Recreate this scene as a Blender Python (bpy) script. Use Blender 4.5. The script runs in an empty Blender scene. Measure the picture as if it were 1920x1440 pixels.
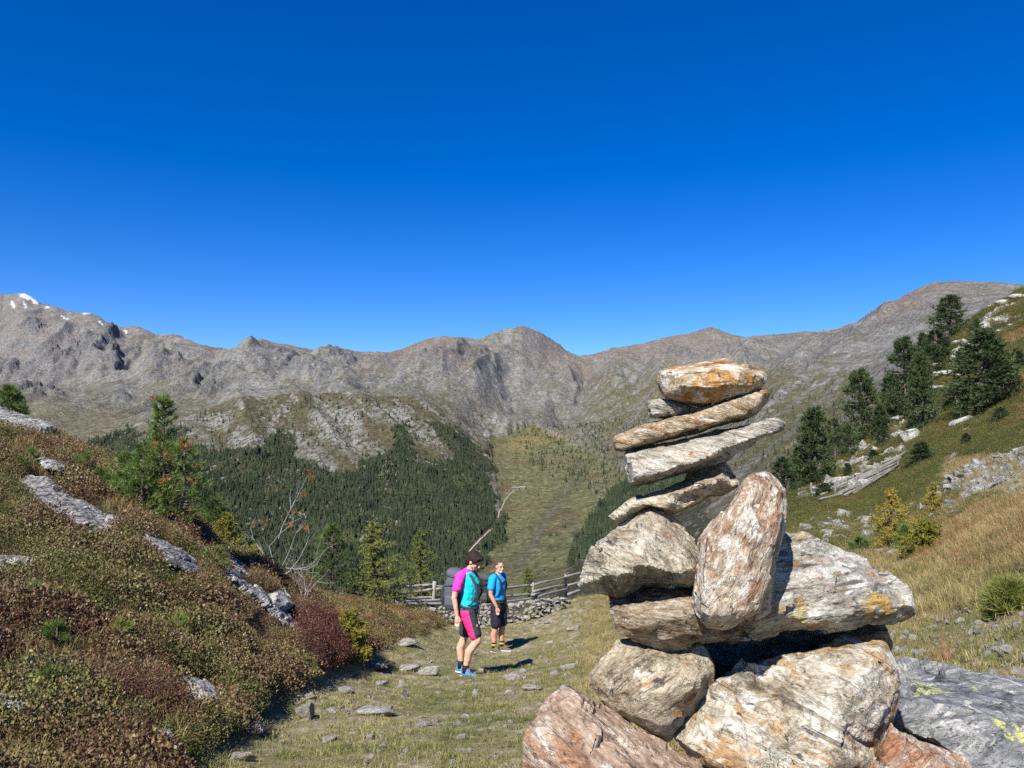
import bpy, bmesh, math, random
import numpy as np
from mathutils import Vector, Matrix
from mathutils.geometry import delaunay_2d_cdt

random.seed(7)
RNG = np.random.default_rng(11)
scene = bpy.context.scene
COL = scene.collection

# ------------------------------------------------------------------ camera
F = 1442.0                      # focal length in photograph pixels (1920 wide)
TILT = math.radians(3.97)       # camera looks slightly up
EYE = 1.5
cam_d = bpy.data.cameras.new('camera')
cam = bpy.data.objects.new('camera', cam_d); COL.objects.link(cam)
cam.location = (0, 0, EYE); cam.rotation_euler = (math.pi / 2 + TILT, 0, 0)
cam_d.sensor_fit = 'HORIZONTAL'; cam_d.sensor_width = 36.0; cam_d.lens = 36.0 * F / 1920.0
cam_d.clip_start = 0.05; cam_d.clip_end = 30000
scene.camera = cam

# ------------------------------------------------------------------ light
SUN_AZ, SUN_EL = math.radians(24), math.radians(45)   # light travels away from the camera and to the right
sv = Vector((math.sin(SUN_AZ) * math.cos(SUN_EL), math.cos(SUN_AZ) * math.cos(SUN_EL), -math.sin(SUN_EL)))
sun_d = bpy.data.lights.new('sun', 'SUN'); sun_d.energy = 5.0; sun_d.angle = math.radians(0.53); sun_d.color = (1.0, 0.955, 0.88)
sun = bpy.data.objects.new('sun', sun_d); COL.objects.link(sun)
sun.rotation_euler = sv.to_track_quat('-Z', 'Y').to_euler(); sun.location = (-20, -40, 60)

world = bpy.data.worlds.new('World'); scene.world = world; world.use_nodes = True
wn = world.node_tree; wn.nodes.clear()
sky = wn.nodes.new('ShaderNodeTexSky'); sky.sky_type = 'NISHITA'; sky.sun_disc = False
sky.sun_elevation = SUN_EL; sky.sun_rotation = math.pi + SUN_AZ
sky.altitude = 2300; sky.air_density = 0.95; sky.dust_density = 0.0; sky.ozone_density = 3.2
hsv = wn.nodes.new('ShaderNodeHueSaturation'); hsv.inputs['Saturation'].default_value = 1.41; hsv.inputs['Hue'].default_value = 0.516
bg = wn.nodes.new('ShaderNodeBackground'); bg.inputs[1].default_value = 0.098
wo = wn.nodes.new('ShaderNodeOutputWorld')
wn.links.new(sky.outputs[0], hsv.inputs['Color']); wn.links.new(hsv.outputs[0], bg.inputs[0]); wn.links.new(bg.outputs[0], wo.inputs[0])

scene.view_settings.view_transform = 'Standard'; scene.view_settings.look = 'None'
scene.view_settings.exposure = 0.82; scene.view_settings.gamma = 1.0; scene.view_settings.use_curve_mapping = False
scene.render.engine = 'CYCLES'
cy = scene.cycles
cy.max_bounces = 4; cy.diffuse_bounces = 2; cy.glossy_bounces = 2; cy.transmission_bounces = 2; cy.transparent_max_bounces = 4
cy.caustics_reflective = False; cy.caustics_refractive = False; cy.use_denoising = False
scene.render.filter_size = 1.1

# ------------------------------------------------------------------ pixels <-> world
CT, ST = math.cos(TILT), math.sin(TILT)
def ray(px, py):
    """x/y and z/y slopes of the line of sight through a photograph pixel"""
    u = (np.asarray(px, float) - 960) / F; v = (720 - np.asarray(py, float)) / F
    den = CT - v * ST
    return u / den, (ST + v * CT) / den
def at(px, py, Y):
    a, b = ray(px, py)
    return Vector((float(a) * Y, Y, EYE + float(b) * Y))
def project(x, y, z):
    f = y * CT + (z - EYE) * ST; up = -y * ST + (z - EYE) * CT
    f = np.maximum(f, 1e-3)
    return 960 + F * x / f, 720 - F * up / f

# ------------------------------------------------------------------ noise
_g = RNG.normal(size=(256, 3)); _g /= np.linalg.norm(_g, axis=1)[:, None]; _g = _g.astype(np.float32)
_a2 = np.linspace(0, 2 * np.pi, 256, endpoint=False); _g2 = np.stack([np.cos(_a2), np.sin(_a2)], 1).astype(np.float32)
_perm = RNG.permutation(256).astype(np.int32)
def pn2(x, y, seed=0):
    x = np.asarray(x, np.float64); y = np.asarray(y, np.float64)
    xi = np.floor(x).astype(np.int64); yi = np.floor(y).astype(np.int64)
    xf = (x - xi).astype(np.float32); yf = (y - yi).astype(np.float32)
    u = xf * xf * xf * (xf * (xf * 6 - 15) + 10); v = yf * yf * yf * (yf * (yf * 6 - 15) + 10)
    def c(i, j):
        h = _perm[(_perm[(xi + i + seed * 17) & 255] + yi + j + seed * 31) & 255]
        g = _g2[h]
        return g[..., 0] * (xf - i) + g[..., 1] * (yf - j)
    n0 = c(0, 0); n1 = c(1, 0); n2 = c(0, 1); n3 = c(1, 1)
    a = n0 + u * (n1 - n0); b = n2 + u * (n3 - n2)
    return (a + v * (b - a)) * 1.5
def pn3(p, seed=0):
    pi = np.floor(p).astype(np.int64); f = (p - pi).astype(np.float32)
    w = f * f * f * (f * (f * 6 - 15) + 10)
    r = 0
    for i in (0, 1):
        for j in (0, 1):
            for k in (0, 1):
                h = _perm[(_perm[(_perm[(pi[:, 0] + i + seed * 13) & 255] + pi[:, 1] + j) & 255] + pi[:, 2] + k) & 255]
                g = _g[h]
                dot = g[:, 0] * (f[:, 0] - i) + g[:, 1] * (f[:, 1] - j) + g[:, 2] * (f[:, 2] - k)
                ww = (w[:, 0] if i else 1 - w[:, 0]) * (w[:, 1] if j else 1 - w[:, 1]) * (w[:, 2] if k else 1 - w[:, 2])
                r = r + dot * ww
    return r * 1.6
def fbm2(x, y, oct=5, seed=0, gain=0.5, ridged=False):
    r = 0; a = 1.0; t = 0
    for o in range(oct):
        n = pn2(x * 2 ** o + 3.7 * o, y * 2 ** o - 1.3 * o, seed + o)
        if ridged: n = 1 - 2 * np.abs(n)
        r = r + a * n; t += a; a *= gain
    return r / t
def fbm3(p, oct=4, seed=0, gain=0.5):
    r = 0; a = 1.0; t = 0
    for o in range(oct):
        r = r + a * pn3(p * 2 ** o + 5.1 * o, seed + o); t += a; a *= gain
    return r / t
def sstep(a, b, x):
    t = np.clip((x - a) / (b - a), 0, 1); return t * t * (3 - 2 * t)
def inpoly(poly, x, y):
    x = np.asarray(x); y = np.asarray(y); r = np.zeros(x.shape, bool); n = len(poly)
    for i in range(n):
        x0, y0 = poly[i]; x1, y1 = poly[(i + 1) % n]
        if y0 == y1: continue
        c = ((y0 > y) != (y1 > y)) & (x < (x1 - x0) * (y - y0) / (y1 - y0) + x0)
        r ^= c
    return r
def blob(x, y, cx, cy, rx, ry, rot=0.0):
    """soft ellipse, 1 in the middle, 0 outside"""
    c, s = math.cos(rot), math.sin(rot); dx = x - cx; dy = y - cy
    a = (dx * c + dy * s) / rx; b = (-dx * s + dy * c) / ry
    return np.clip(1.25 - (a * a + b * b), 0, 1)

# ------------------------------------------------------------------ materials
class NT:
    def __init__(self, name, rough=0.9, spec=0.2):
        self.m = bpy.data.materials.new(name); self.m.use_nodes = True
        self.t = self.m.node_tree; self.t.nodes.clear()
        self.b = self.t.nodes.new('ShaderNodeBsdfPrincipled'); self.o = self.t.nodes.new('ShaderNodeOutputMaterial')
        self.t.links.new(self.b.outputs[0], self.o.inputs[0])
        self.b.inputs['Roughness'].default_value = rough; self.b.inputs['Specular IOR Level'].default_value = spec
    def set(self, node, key, v):
        s = node.inputs[key]
        if hasattr(v, 'is_output') or isinstance(v, bpy.types.NodeSocket): self.t.links.new(v, s)
        elif isinstance(v, (tuple, list)) and len(v) == 3 and s.type == 'RGBA': s.default_value = (*v, 1)
        else: s.default_value = v
    def n(self, typ, inp=None, **props):
        nd = self.t.nodes.new('ShaderNode' + typ)
        for k, v in props.items(): setattr(nd, k, v)
        for k, v in (inp or {}).items(): self.set(nd, k, v)
        return nd
    def obj(self): return self.n('TexCoord').outputs['Object']
    def pos(self): return self.n('NewGeometry').outputs['Position']
    def rnd(self): return self.n('ObjectInfo').outputs['Random']
    def attr(self, name, out='Color'): return self.n('Attribute', attribute_name=name).outputs[out]
    def mapping(self, vec, scale=(1, 1, 1), rot=(0, 0, 0), loc=(0, 0, 0)):
        return self.n('Mapping', {'Vector': vec, 'Scale': scale, 'Rotation': rot, 'Location': loc}).outputs[0]
    def noise(self, vec, scale=5, detail=5, rough=0.6, dist=0.0):
        return self.n('TexNoise', {'Vector': vec, 'Scale': scale, 'Detail': detail, 'Roughness': rough, 'Distortion': dist}).outputs[0]
    def vor(self, vec, scale=5, feature='F1', out='Distance', rnd=1.0):
        return self.n('TexVoronoi', {'Vector': vec, 'Scale': scale, 'Randomness': rnd}, feature=feature).outputs[out]
    def ramp(self, fac, stops, interp='LINEAR'):
        r = self.n('ValToRGB', {'Fac': fac}); cr = r.color_ramp; cr.interpolation = interp
        while len(cr.elements) > 1: cr.elements.remove(cr.elements[-1])
        for i, (p, c) in enumerate(stops):
            e = cr.elements[0] if i == 0 else cr.elements.new(p)
            e.position = p; e.color = (*c, 1) if len(c) == 3 else c
        return r.outputs[0]
    def step(self, fac, a, b):
        return self.n('MapRange', {'Value': fac, 'From Min': a, 'From Max': b}, interpolation_type='SMOOTHSTEP').outputs[0]
    def mix(self, fac, a, b, mode='MIX'):
        nd = self.n('Mix', data_type='RGBA', blend_type=mode)
        self.set(nd, 0, fac); self.set(nd, 6, a); self.set(nd, 7, b)
        return nd.outputs[2]
    def math(self, op, a, b=0.0, c=0.0):
        nd = self.n('Math', operation=op); self.set(nd, 0, a); self.set(nd, 1, b); self.set(nd, 2, c)
        return nd.outputs[0]
    def bump(self, h, strength=0.5, dist=0.01, normal=None):
        nd = self.n('Bump', {'Height': h, 'Strength': strength, 'Distance': dist})
        if normal is not None: self.set(nd, 'Normal', normal)
        return nd.outputs[0]
    def done(self, color, normal=None, rough=None):
        self.set(self.b, 'Base Color', color)
        if normal is not None: self.set(self.b, 'Normal', normal)
        if rough is not None: self.set(self.b, 'Roughness', rough)
        return self.m

# ------------------------------------------------------------------ objects
def tag(o, label=None, cat=None, group=None, kind=None):
    if label: o['label'] = label
    if cat: o['category'] = cat
    if group: o['group'] = group
    if kind: o['kind'] = kind
    return o
def empty(name, loc, rz=0.0):
    o = bpy.data.objects.new(name, None); COL.objects.link(o); o.location = loc; o.rotation_euler = (0, 0, rz)
    o.empty_display_size = 0.2
    return o
def np_mesh(name, V, Fc, smooth=True):
    """V (n,3); Fc (m,3) or (m,4) int array, or a list of mixed faces"""
    me = bpy.data.meshes.new(name)
    V = np.asarray(V, np.float32)
    if isinstance(Fc, np.ndarray):
        k = Fc.shape[1]; m = len(Fc)
        me.vertices.add(len(V)); me.vertices.foreach_set('co', V.ravel())
        me.loops.add(m * k); me.loops.foreach_set('vertex_index', Fc.astype(np.int32).ravel())
        me.polygons.add(m); me.polygons.foreach_set('loop_start', np.arange(0, m * k, k, dtype=np.int32))
        me.polygons.foreach_set('loop_total', np.full(m, k, np.int32))
        me.update(calc_edges=True)
    else:
        me.from_pydata([tuple(v) for v in V.tolist()], [], Fc)
    if smooth: me.polygons.foreach_set('use_smooth', np.ones(len(me.polygons), bool))
    me.update()
    return me
def link(name, me, mat=None, parent=None, loc=None):
    o = bpy.data.objects.new(name, me); COL.objects.link(o)
    if mat is not None and not me.materials: me.materials.append(mat)
    if parent is not None: o.parent = parent
    if loc is not None: o.location = loc
    return o
def verts_of(me):
    a = np.empty(len(me.vertices) * 3, np.float32); me.vertices.foreach_get('co', a); return a.reshape(-1, 3)
def norms_of(me):
    a = np.empty(len(me.vertices) * 3, np.float32); me.vertex_normals.foreach_get('vector', a); return a.reshape(-1, 3)
def set_verts(me, V):
    me.vertices.foreach_set('co', np.asarray(V, np.float32).ravel()); me.update()
def remesh(me, size, smooth=0, smooth_fac=0.5):
    """voxel-remesh: overlapping closed pieces become one continuous surface"""
    o = bpy.data.objects.new('tmp', me); COL.objects.link(o)
    r = o.modifiers.new('r', 'REMESH'); r.mode = 'VOXEL'; r.voxel_size = size; r.use_smooth_shade = True
    if smooth:
        s = o.modifiers.new('s', 'SMOOTH'); s.iterations = smooth; s.factor = smooth_fac
    dg = bpy.context.evaluated_depsgraph_get(); dg.update()
    out = bpy.data.meshes.new_from_object(o.evaluated_get(dg))
    bpy.data.objects.remove(o)
    return out
def color_attr(me, name, C):
    a = me.color_attributes.new(name, 'FLOAT_COLOR', 'POINT')
    C = np.asarray(C, np.float32)
    if C.shape[1] == 3: C = np.concatenate([C, np.ones((len(C), 1), np.float32)], 1)
    a.data.foreach_set('color', C.ravel())
def copy_tree(o, parent=None, keep=True):
    c = o.copy(); COL.objects.link(c)
    if parent is not None: c.parent = parent
    for ch in list(o.children): copy_tree(ch, c)
    return c
def scatter(name, P, R, S, var, sources, label=None, cat=None, group=None):
    """uncountable cover: one object whose points carry instances of small unlinked source meshes"""
    src = bpy.data.collections.new(name + '_kinds')
    for i, (me, mat) in enumerate(sources):
        if not me.materials: me.materials.append(mat)
        so = bpy.data.objects.new('%s_kind_%02d' % (name, i), me); src.objects.link(so)
    me = bpy.data.meshes.new(name); me.vertices.add(len(P)); me.vertices.foreach_set('co', np.asarray(P, np.float32).ravel())
    for nm, typ, key, d in (('rot', 'FLOAT_VECTOR', 'vector', R), ('scl', 'FLOAT_VECTOR', 'vector', S), ('kin', 'INT', 'value', var)):
        a = me.attributes.new(nm, typ, 'POINT'); a.data.foreach_set(key, np.asarray(d, np.int32 if typ == 'INT' else np.float32).ravel())
    me.update()
    o = link(name, me)
    g = bpy.data.node_groups.new(name, 'GeometryNodeTree')
    g.interface.new_socket('Geometry', in_out='INPUT', socket_type='NodeSocketGeometry')
    g.interface.new_socket('Geometry', in_out='OUTPUT', socket_type='NodeSocketGeometry')
    gi = g.nodes.new('NodeGroupInput'); go = g.nodes.new('NodeGroupOutput')
    ci = g.nodes.new('GeometryNodeCollectionInfo'); ci.inputs['Collection'].default_value = src
    ci.inputs['Separate Children'].default_value = True; ci.inputs['Reset Children'].default_value = True
    ip = g.nodes.new('GeometryNodeInstanceOnPoints'); ip.inputs['Pick Instance'].default_value = True
    def na(nm, typ):
        n = g.nodes.new('GeometryNodeInputNamedAttribute'); n.data_type = typ; n.inputs['Name'].default_value = nm; return n.outputs[0]
    g.links.new(gi.outputs[0], ip.inputs['Points']); g.links.new(ci.outputs[0], ip.inputs['Instance'])
    e2r = g.nodes.new('FunctionNodeEulerToRotation'); g.links.new(na('rot', 'FLOAT_VECTOR'), e2r.inputs[0])
    g.links.new(e2r.outputs[0], ip.inputs['Rotation']); g.links.new(na('scl', 'FLOAT_VECTOR'), ip.inputs['Scale'])
    g.links.new(na('kin', 'INT'), ip.inputs['Instance Index'])
    g.links.new(ip.outputs[0], go.inputs[0])
    md = o.modifiers.new('scatter', 'NODES'); md.node_group = g
    tag(o, label, cat, group, 'stuff')
    return o

# ================================================================== FAR TERRAIN
SKYLINE = [(-1200,600),(-700,560),(-300,520),(-80,540),(0,549),(8,553),(20,552),(45,550),(60,558),(80,571),(105,575),(125,584),(165,587),(185,593),(205,608),(225,613),
 (260,613),(290,628),(335,628),(365,643),(400,653),(430,656),(465,644),(490,635),(515,645),(545,649),(590,657),(640,653),(665,661),(730,664),
 (760,654),(800,637),(830,632),(880,635),(900,638),(925,625),(950,618),(980,612),(1010,621),(1040,641),(1070,663),(1085,668),(1110,666),(1150,653),
 (1200,646),(1250,633),(1290,626),(1330,614),(1345,617),(1370,627),(1400,634),(1440,629),(1500,624),(1560,619),(1600,609),(1640,591),(1680,563),
 (1720,543),(1750,531),(1800,530),(1860,531),(1900,533),(1960,546),(2200,555),(2700,560),(3200,600)]
# columns: photograph x -> (photograph y, distance) from near to far; last entry: distance of the skyline
COLS = {
 -1200:[(1000,200),(980,600),(940,1000),(900,1300),(850,1600),(810,2000),(780,2400),(770,2700),(740,3200),(690,4200),5200],
 -500: [(1050,200),(1000,600),(950,1000),(900,1300),(850,1600),(810,2000),(780,2400),(770,2700),(730,3200),(660,4200),5200],
 0:    [(1150,200),(1080,600),(1000,1000),(930,1250),(870,1550),(820,1900),(788,2300),(765,2600),(738,3100),(665,4200),5200],
 200:  [(1200,200),(1110,600),(1010,1050),(920,1300),(855,1600),(818,1850),(795,2150),(775,2500),(735,3100),(680,3900),4900],
 330:  [(1230,200),(1130,600),(1030,1100),(930,1300),(850,1550),(805,1750),(768,2000),(785,2400),(735,3000),(685,3700),4500],
 500:  [(1280,200),(1180,600),(1070,1100),(960,1280),(880,1450),(810,1720),(750,2000),(765,2350),(720,2900),(680,3500),4200],
 640:  [(1300,200),(1190,600),(1090,1080),(980,1250),(890,1450),(810,1750),(735,2130),(744,2400),(712,2850),(685,3400),4000],
 760:  [(1320,200),(1200,600),(1100,1060),(990,1250),(890,1500),(820,1780),(770,2100),(738,2400),(705,2800),(675,3250),3800],
 850:  [(1330,200),(1200,600),(1100,1040),(1000,1230),(900,1550),(835,1850),(785,2150),(735,2550),(700,2850),(668,3250),3750],
 920:  [(1340,200),(1200,600),(1090,1000),(1010,1250),(930,1600),(860,2050),(825,2350),(775,2650),(730,3000),(670,3500),3900],
 980:  [(1350,200),(1190,600),(1075,1000),(1000,1300),(920,1700),(850,2150),(815,2450),(770,2800),(720,3200),(665,3600),3900],
 1050: [(1330,200),(1150,600),(1060,1000),(990,1300),(910,1700),(855,2100),(810,2500),(775,2850),(735,3300),(700,3800),4300],
 1150: [(1290,200),(1110,600),(1050,900),(970,1300),(900,1700),(850,2100),(800,2500),(760,2900),(725,3300),(690,3800),4300],
 1300: [(1220,200),(1040,600),(970,900),(900,1250),(850,1600),(800,2000),(760,2450),(725,2900),(690,3300),(655,3700),4100],
 1500: [(1050,200),(930,600),(880,800),(835,1100),(795,1450),(755,1850),(720,2300),(695,2650),(670,3000),(648,3300),3600],
 1640: [(920,200),(840,600),(800,800),(765,1100),(730,1400),(700,1700),(670,2050),(645,2400),(625,2700),(607,2950),3200],
 1750: [(830,200),(770,600),(730,800),(700,1050),(665,1300),(635,1600),(605,1900),(580,2150),(560,2400),(544,2650),2900],
 1900: [(760,200),(700,600),(665,800),(640,1050),(615,1300),(590,1600),(570,1850),(560,2050),(550,2250),(541,2450),2700],
 2600: [(680,200),(640,600),(620,800),(610,1050),(600,1300),(590,1600),(580,1850),(575,2050),(570,2250),(565,2450),2700],
 3200: [(680,200),(640,600),(620,800),(610,1050),(610,1300),(610,1600),(610,1850),(610,2050),(605,2250),(605,2450),2700]}
_kx = sorted(COLS)
def _feat(k):
    P = []
    for px in _kx:
        y, d = COLS[px][k]; a, b = ray(px, y); P.append((float(a), d, float(b) * d))
    return np.array(P)
FEATS = [_feat(k) for k in range(10)]
_skd = np.array([COLS[p][10] for p in _kx], float)
_sk = np.array([(float(ray(p, y)[0]), float(ray(p, y)[1])) for p, y in SKYLINE])
_skds = np.array([float(ray(p, 640)[0]) for p in _kx])
NS, ND = 900, 560
_s_in = np.linspace(-0.73, 0.73, NS - 80)
s_grid = np.concatenate([np.linspace(-1.25, -0.735, 40), _s_in, np.linspace(0.735, 1.25, 40)])
d_grid = np.concatenate([np.geomspace(55, 700, 45, endpoint=False), np.geomspace(700, 5400, 485, endpoint=False), np.geomspace(5400, 8500, 30)])
def _base():
    Z = np.zeros((len(d_grid), len(s_grid)))
    fd = np.array([np.interp(s_grid, f[:, 0], f[:, 1]) for f in FEATS]); fz = np.array([np.interp(s_grid, f[:, 0], f[:, 2]) for f in FEATS])
    kd = np.interp(s_grid, _skds, _skd); kz = np.interp(s_grid, _sk[:, 0], _sk[:, 1]) * kd
    # soften the column joints (not the skyline)
    ker = np.hanning(61); ker /= ker.sum()
    sm = lambda a: np.convolve(np.pad(a, 30, 'edge'), ker, 'valid')
    fd = np.array([sm(a) for a in fd]); fz = np.array([sm(a) for a in fz]); kd = sm(kd); kz = np.interp(s_grid, _sk[:, 0], _sk[:, 1]) * kd
    for j in range(len(s_grid)):
        dd = np.concatenate([[55], fd[:, j], [kd[j], kd[j] * 1.25, 9000]])
        b0 = fz[0, j] * 0.55
        zz = np.concatenate([[b0 - 6], fz[:, j], [kz[j], kz[j] - 0.22 * kd[j] * 0.6, kz[j] - 900]])
        Z[:, j] = np.interp(d_grid, dd, zz)
    # round off the profile along the distance, a little
    k2 = np.hanning(15); k2 /= k2.sum()
    Zp = np.pad(Z, ((7, 7), (0, 0)), 'edge')
    Zs = sum(k2[i] * Zp[i:i + len(d_grid)] for i in range(15))
    near_crest = np.exp(-((d_grid[:, None] - kd[None, :]) / (0.035 * kd[None, :])) ** 2)
    return Zs * (1 - near_crest) + Z * near_crest, kd
ZF, KD = _base()
SS, DD = np.meshgrid(s_grid, d_grid); XX = SS * DD
PXb, PYb = project(XX, DD, ZF + EYE)
# where the terrain is bare mountain (rough) or gentle valley meadow (smooth)
meadow = inpoly([(915,825),(1010,800),(1060,830),(1130,860),(1180,900),(1150,960),(1090,1040),(1060,1120),(860,1130),(900,1040),(945,1000),(930,930),(915,870)], PXb + 22 * fbm2(XX / 90, DD / 120, 4, 3, .6), PYb + 16 * fbm2(XX / 80, DD / 100, 4, 4, .6)).astype(float)
meadow = np.maximum(meadow, 0)
far = sstep(900, 3000, DD)
rough = (0.35 + 0.65 * far) * (1 - 0.85 * meadow) * sstep(150, 600, DD)
tocrest = np.clip((KD[None, :] - DD) / 900, 0, 1)
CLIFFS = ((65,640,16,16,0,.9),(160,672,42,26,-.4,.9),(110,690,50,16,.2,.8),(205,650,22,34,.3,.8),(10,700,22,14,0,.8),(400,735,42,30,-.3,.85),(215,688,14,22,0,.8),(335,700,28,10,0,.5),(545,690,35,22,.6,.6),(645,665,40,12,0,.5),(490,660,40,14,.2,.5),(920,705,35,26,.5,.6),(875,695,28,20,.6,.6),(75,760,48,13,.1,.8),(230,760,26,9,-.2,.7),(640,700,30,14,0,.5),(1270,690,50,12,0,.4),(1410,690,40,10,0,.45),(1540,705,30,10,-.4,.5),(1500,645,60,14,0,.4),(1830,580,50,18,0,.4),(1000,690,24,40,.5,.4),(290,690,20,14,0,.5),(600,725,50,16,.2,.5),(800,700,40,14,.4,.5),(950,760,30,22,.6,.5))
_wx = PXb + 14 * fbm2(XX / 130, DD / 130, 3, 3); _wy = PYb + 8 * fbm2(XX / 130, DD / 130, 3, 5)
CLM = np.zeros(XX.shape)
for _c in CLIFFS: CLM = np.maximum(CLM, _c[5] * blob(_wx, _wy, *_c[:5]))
gully = fbm2(XX / 170 + 0.6 * pn2(XX / 400, DD / 500, 9), DD / 620, 5, 20, 0.55, True)
lump = fbm2(XX / 240, DD / 300, 6, 40, 0.55, True)
fine = fbm2(XX / 45, DD / 60, 4, 60, 0.6)
crag = np.clip(fbm2(XX / 120, DD / 150, 4, 80, 0.55) - 0.05, 0, 1)
# spurs and gullies that structure the slopes (photograph coordinates of their crest lines, height in m, width)
SPURS = [([(980,612),(935,680),(885,740),(905,800)],46,26),([(1010,621),(1055,695),(1080,745),(1060,790)],34,20),([(880,635),(865,690),(800,742)],40,24),([(830,631),(815,690),(770,735)],22,22),([(490,635),(470,690),(415,742)],44,28),([(640,652),(610,690),(560,735)],34,26),([(335,628),(320,680),(260,735)],34,24),([(225,612),(200,670),(150,715)],48,22),([(165,587),(120,640),(60,690)],40,24),([(80,571),(50,620),(0,660)],34,24),
 ([(1330,614),(1275,680),(1190,745)],38,30),([(1440,628),(1390,690),(1300,770)],36,28),([(1560,618),(1500,690),(1400,790)],34,28),([(1750,531),(1650,640),(1510,750),(1350,860)],60,36),([(1200,645),(1170,700),(1120,760)],26,24),
 ([(540,740),(600,800),(640,870)],18,24),([(640,735),(720,800),(790,870)],24,22),([(720,742),(800,790),(880,850)],26,18),([(440,752),(470,820),(480,900)],20,26),
 ([(1085,668),(1098,715),(1075,770),(1010,805)],-46,24),([(930,690),(960,750),(960,800)],-28,16),([(760,655),(740,700),(690,740)],-30,22),([(580,657),(540,700),(500,728)],-30,20),([(420,655),(390,700),(350,735)],-30,22),([(280,625),(260,670),(230,715)],-26,18),([(1250,635),(1225,690),(1160,760)],-26,22),([(1500,625),(1450,690),(1350,780)],-26,22),([(680,745),(760,820),(840,880)],-16,14),([(590,745),(650,820),(700,880)],-14,14)]
SPZ = np.zeros(XX.shape); _w2x = PXb + 10 * fbm2(XX / 160, DD / 200, 4, 211); _w2y = PYb + 7 * fbm2(XX / 160, DD / 200, 4, 213)
for pl_, hgt_, wid_ in SPURS:
    best = np.full(XX.shape, 1e9); par = np.zeros(XX.shape)
    for i_, ((x0, y0), (x1, y1)) in enumerate(zip(pl_[:-1], pl_[1:])):
        t_ = np.clip(((_w2x - x0) * (x1 - x0) + (_w2y - y0) * (y1 - y0)) / ((x1 - x0) ** 2 + (y1 - y0) ** 2), 0, 1)
        d_ = np.hypot(_w2x - (x0 + t_ * (x1 - x0)), 1.2 * (_w2y - (y0 + t_ * (y1 - y0)))); m_ = d_ < best
        best = np.where(m_, d_, best); par = np.where(m_, (i_ + t_) / (len(pl_) - 1), par)
    SPZ += hgt_ * np.exp(-best / wid_) * sstep(1.02, .75, par)
SPZ *= sstep(.25, .85, tocrest) * (DD > 1100)
rib = fbm2(XX / 120 + 0.9 * pn2(XX / 260, DD / 330, 12), DD / 560, 4, 24, 0.6, True)
_w = 220 * pn2(XX / 700, DD / 700, 14)
spine = fbm2((XX + _w) / 620, (DD - .6 * _w) / 900, 4, 94, .45, True)
teeth = fbm2(XX / 55, DD / 75, 4, 96, .6, True)
ZF = ZF + 1.25 * SPZ * np.clip(DD / 2600, .5, 1.4) + rough * (27 * (gully - 0.15) * (0.15 + 0.85 * tocrest) + 14 * (lump - 0.15) * (0.2 + 0.8 * tocrest) + 9 * (rib - .15) * (.2 + .8 * tocrest) + 42 * (spine - .15) * tocrest ** .8 + 5 * fine + 9 * crag * tocrest
     + CLM * sstep(-.22, .18, fbm2(XX / 75, DD / 190, 4, 98, .6)) * (20 + 34 * teeth) * sstep(.2, .75, tocrest)) * np.clip(DD / 2600, 0.35, 1.3)
# small jags on the skyline itself
ZF = ZF + 5.5 * np.abs(fbm2(XX / 28, DD / 60, 3, 90, 0.6)) * sstep(250, 60, np.abs(DD - KD[None, :])) * sstep(2000, 3000, DD)
ZF = ZF + EYE
def far_z(x, y):
    s = np.asarray(x, float) / np.asarray(y, float); y = np.asarray(y, float)
    i = np.clip(np.searchsorted(s_grid, s) - 1, 0, len(s_grid) - 2); j = np.clip(np.searchsorted(d_grid, y) - 1, 0, len(d_grid) - 2)
    a = np.clip((s - s_grid[i]) / (s_grid[i + 1] - s_grid[i]), 0, 1); b = np.clip((y - d_grid[j]) / (d_grid[j + 1] - d_grid[j]), 0, 1)
    return (ZF[j, i] * (1 - a) + ZF[j, i + 1] * a) * (1 - b) + (ZF[j + 1, i] * (1 - a) + ZF[j + 1, i + 1] * a) * b
def far_hit(px, py, d0=500, d1=5000):
    a, b = ray(px, py); ds = np.geomspace(d0, d1, 1500); zt = far_z(a * ds, ds); zr = EYE + b * ds
    k = np.argmax(zt >= zr)
    if k == 0: k = len(ds) - 1
    return np.array([a * ds[k], ds[k], zt[k]])

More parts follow.
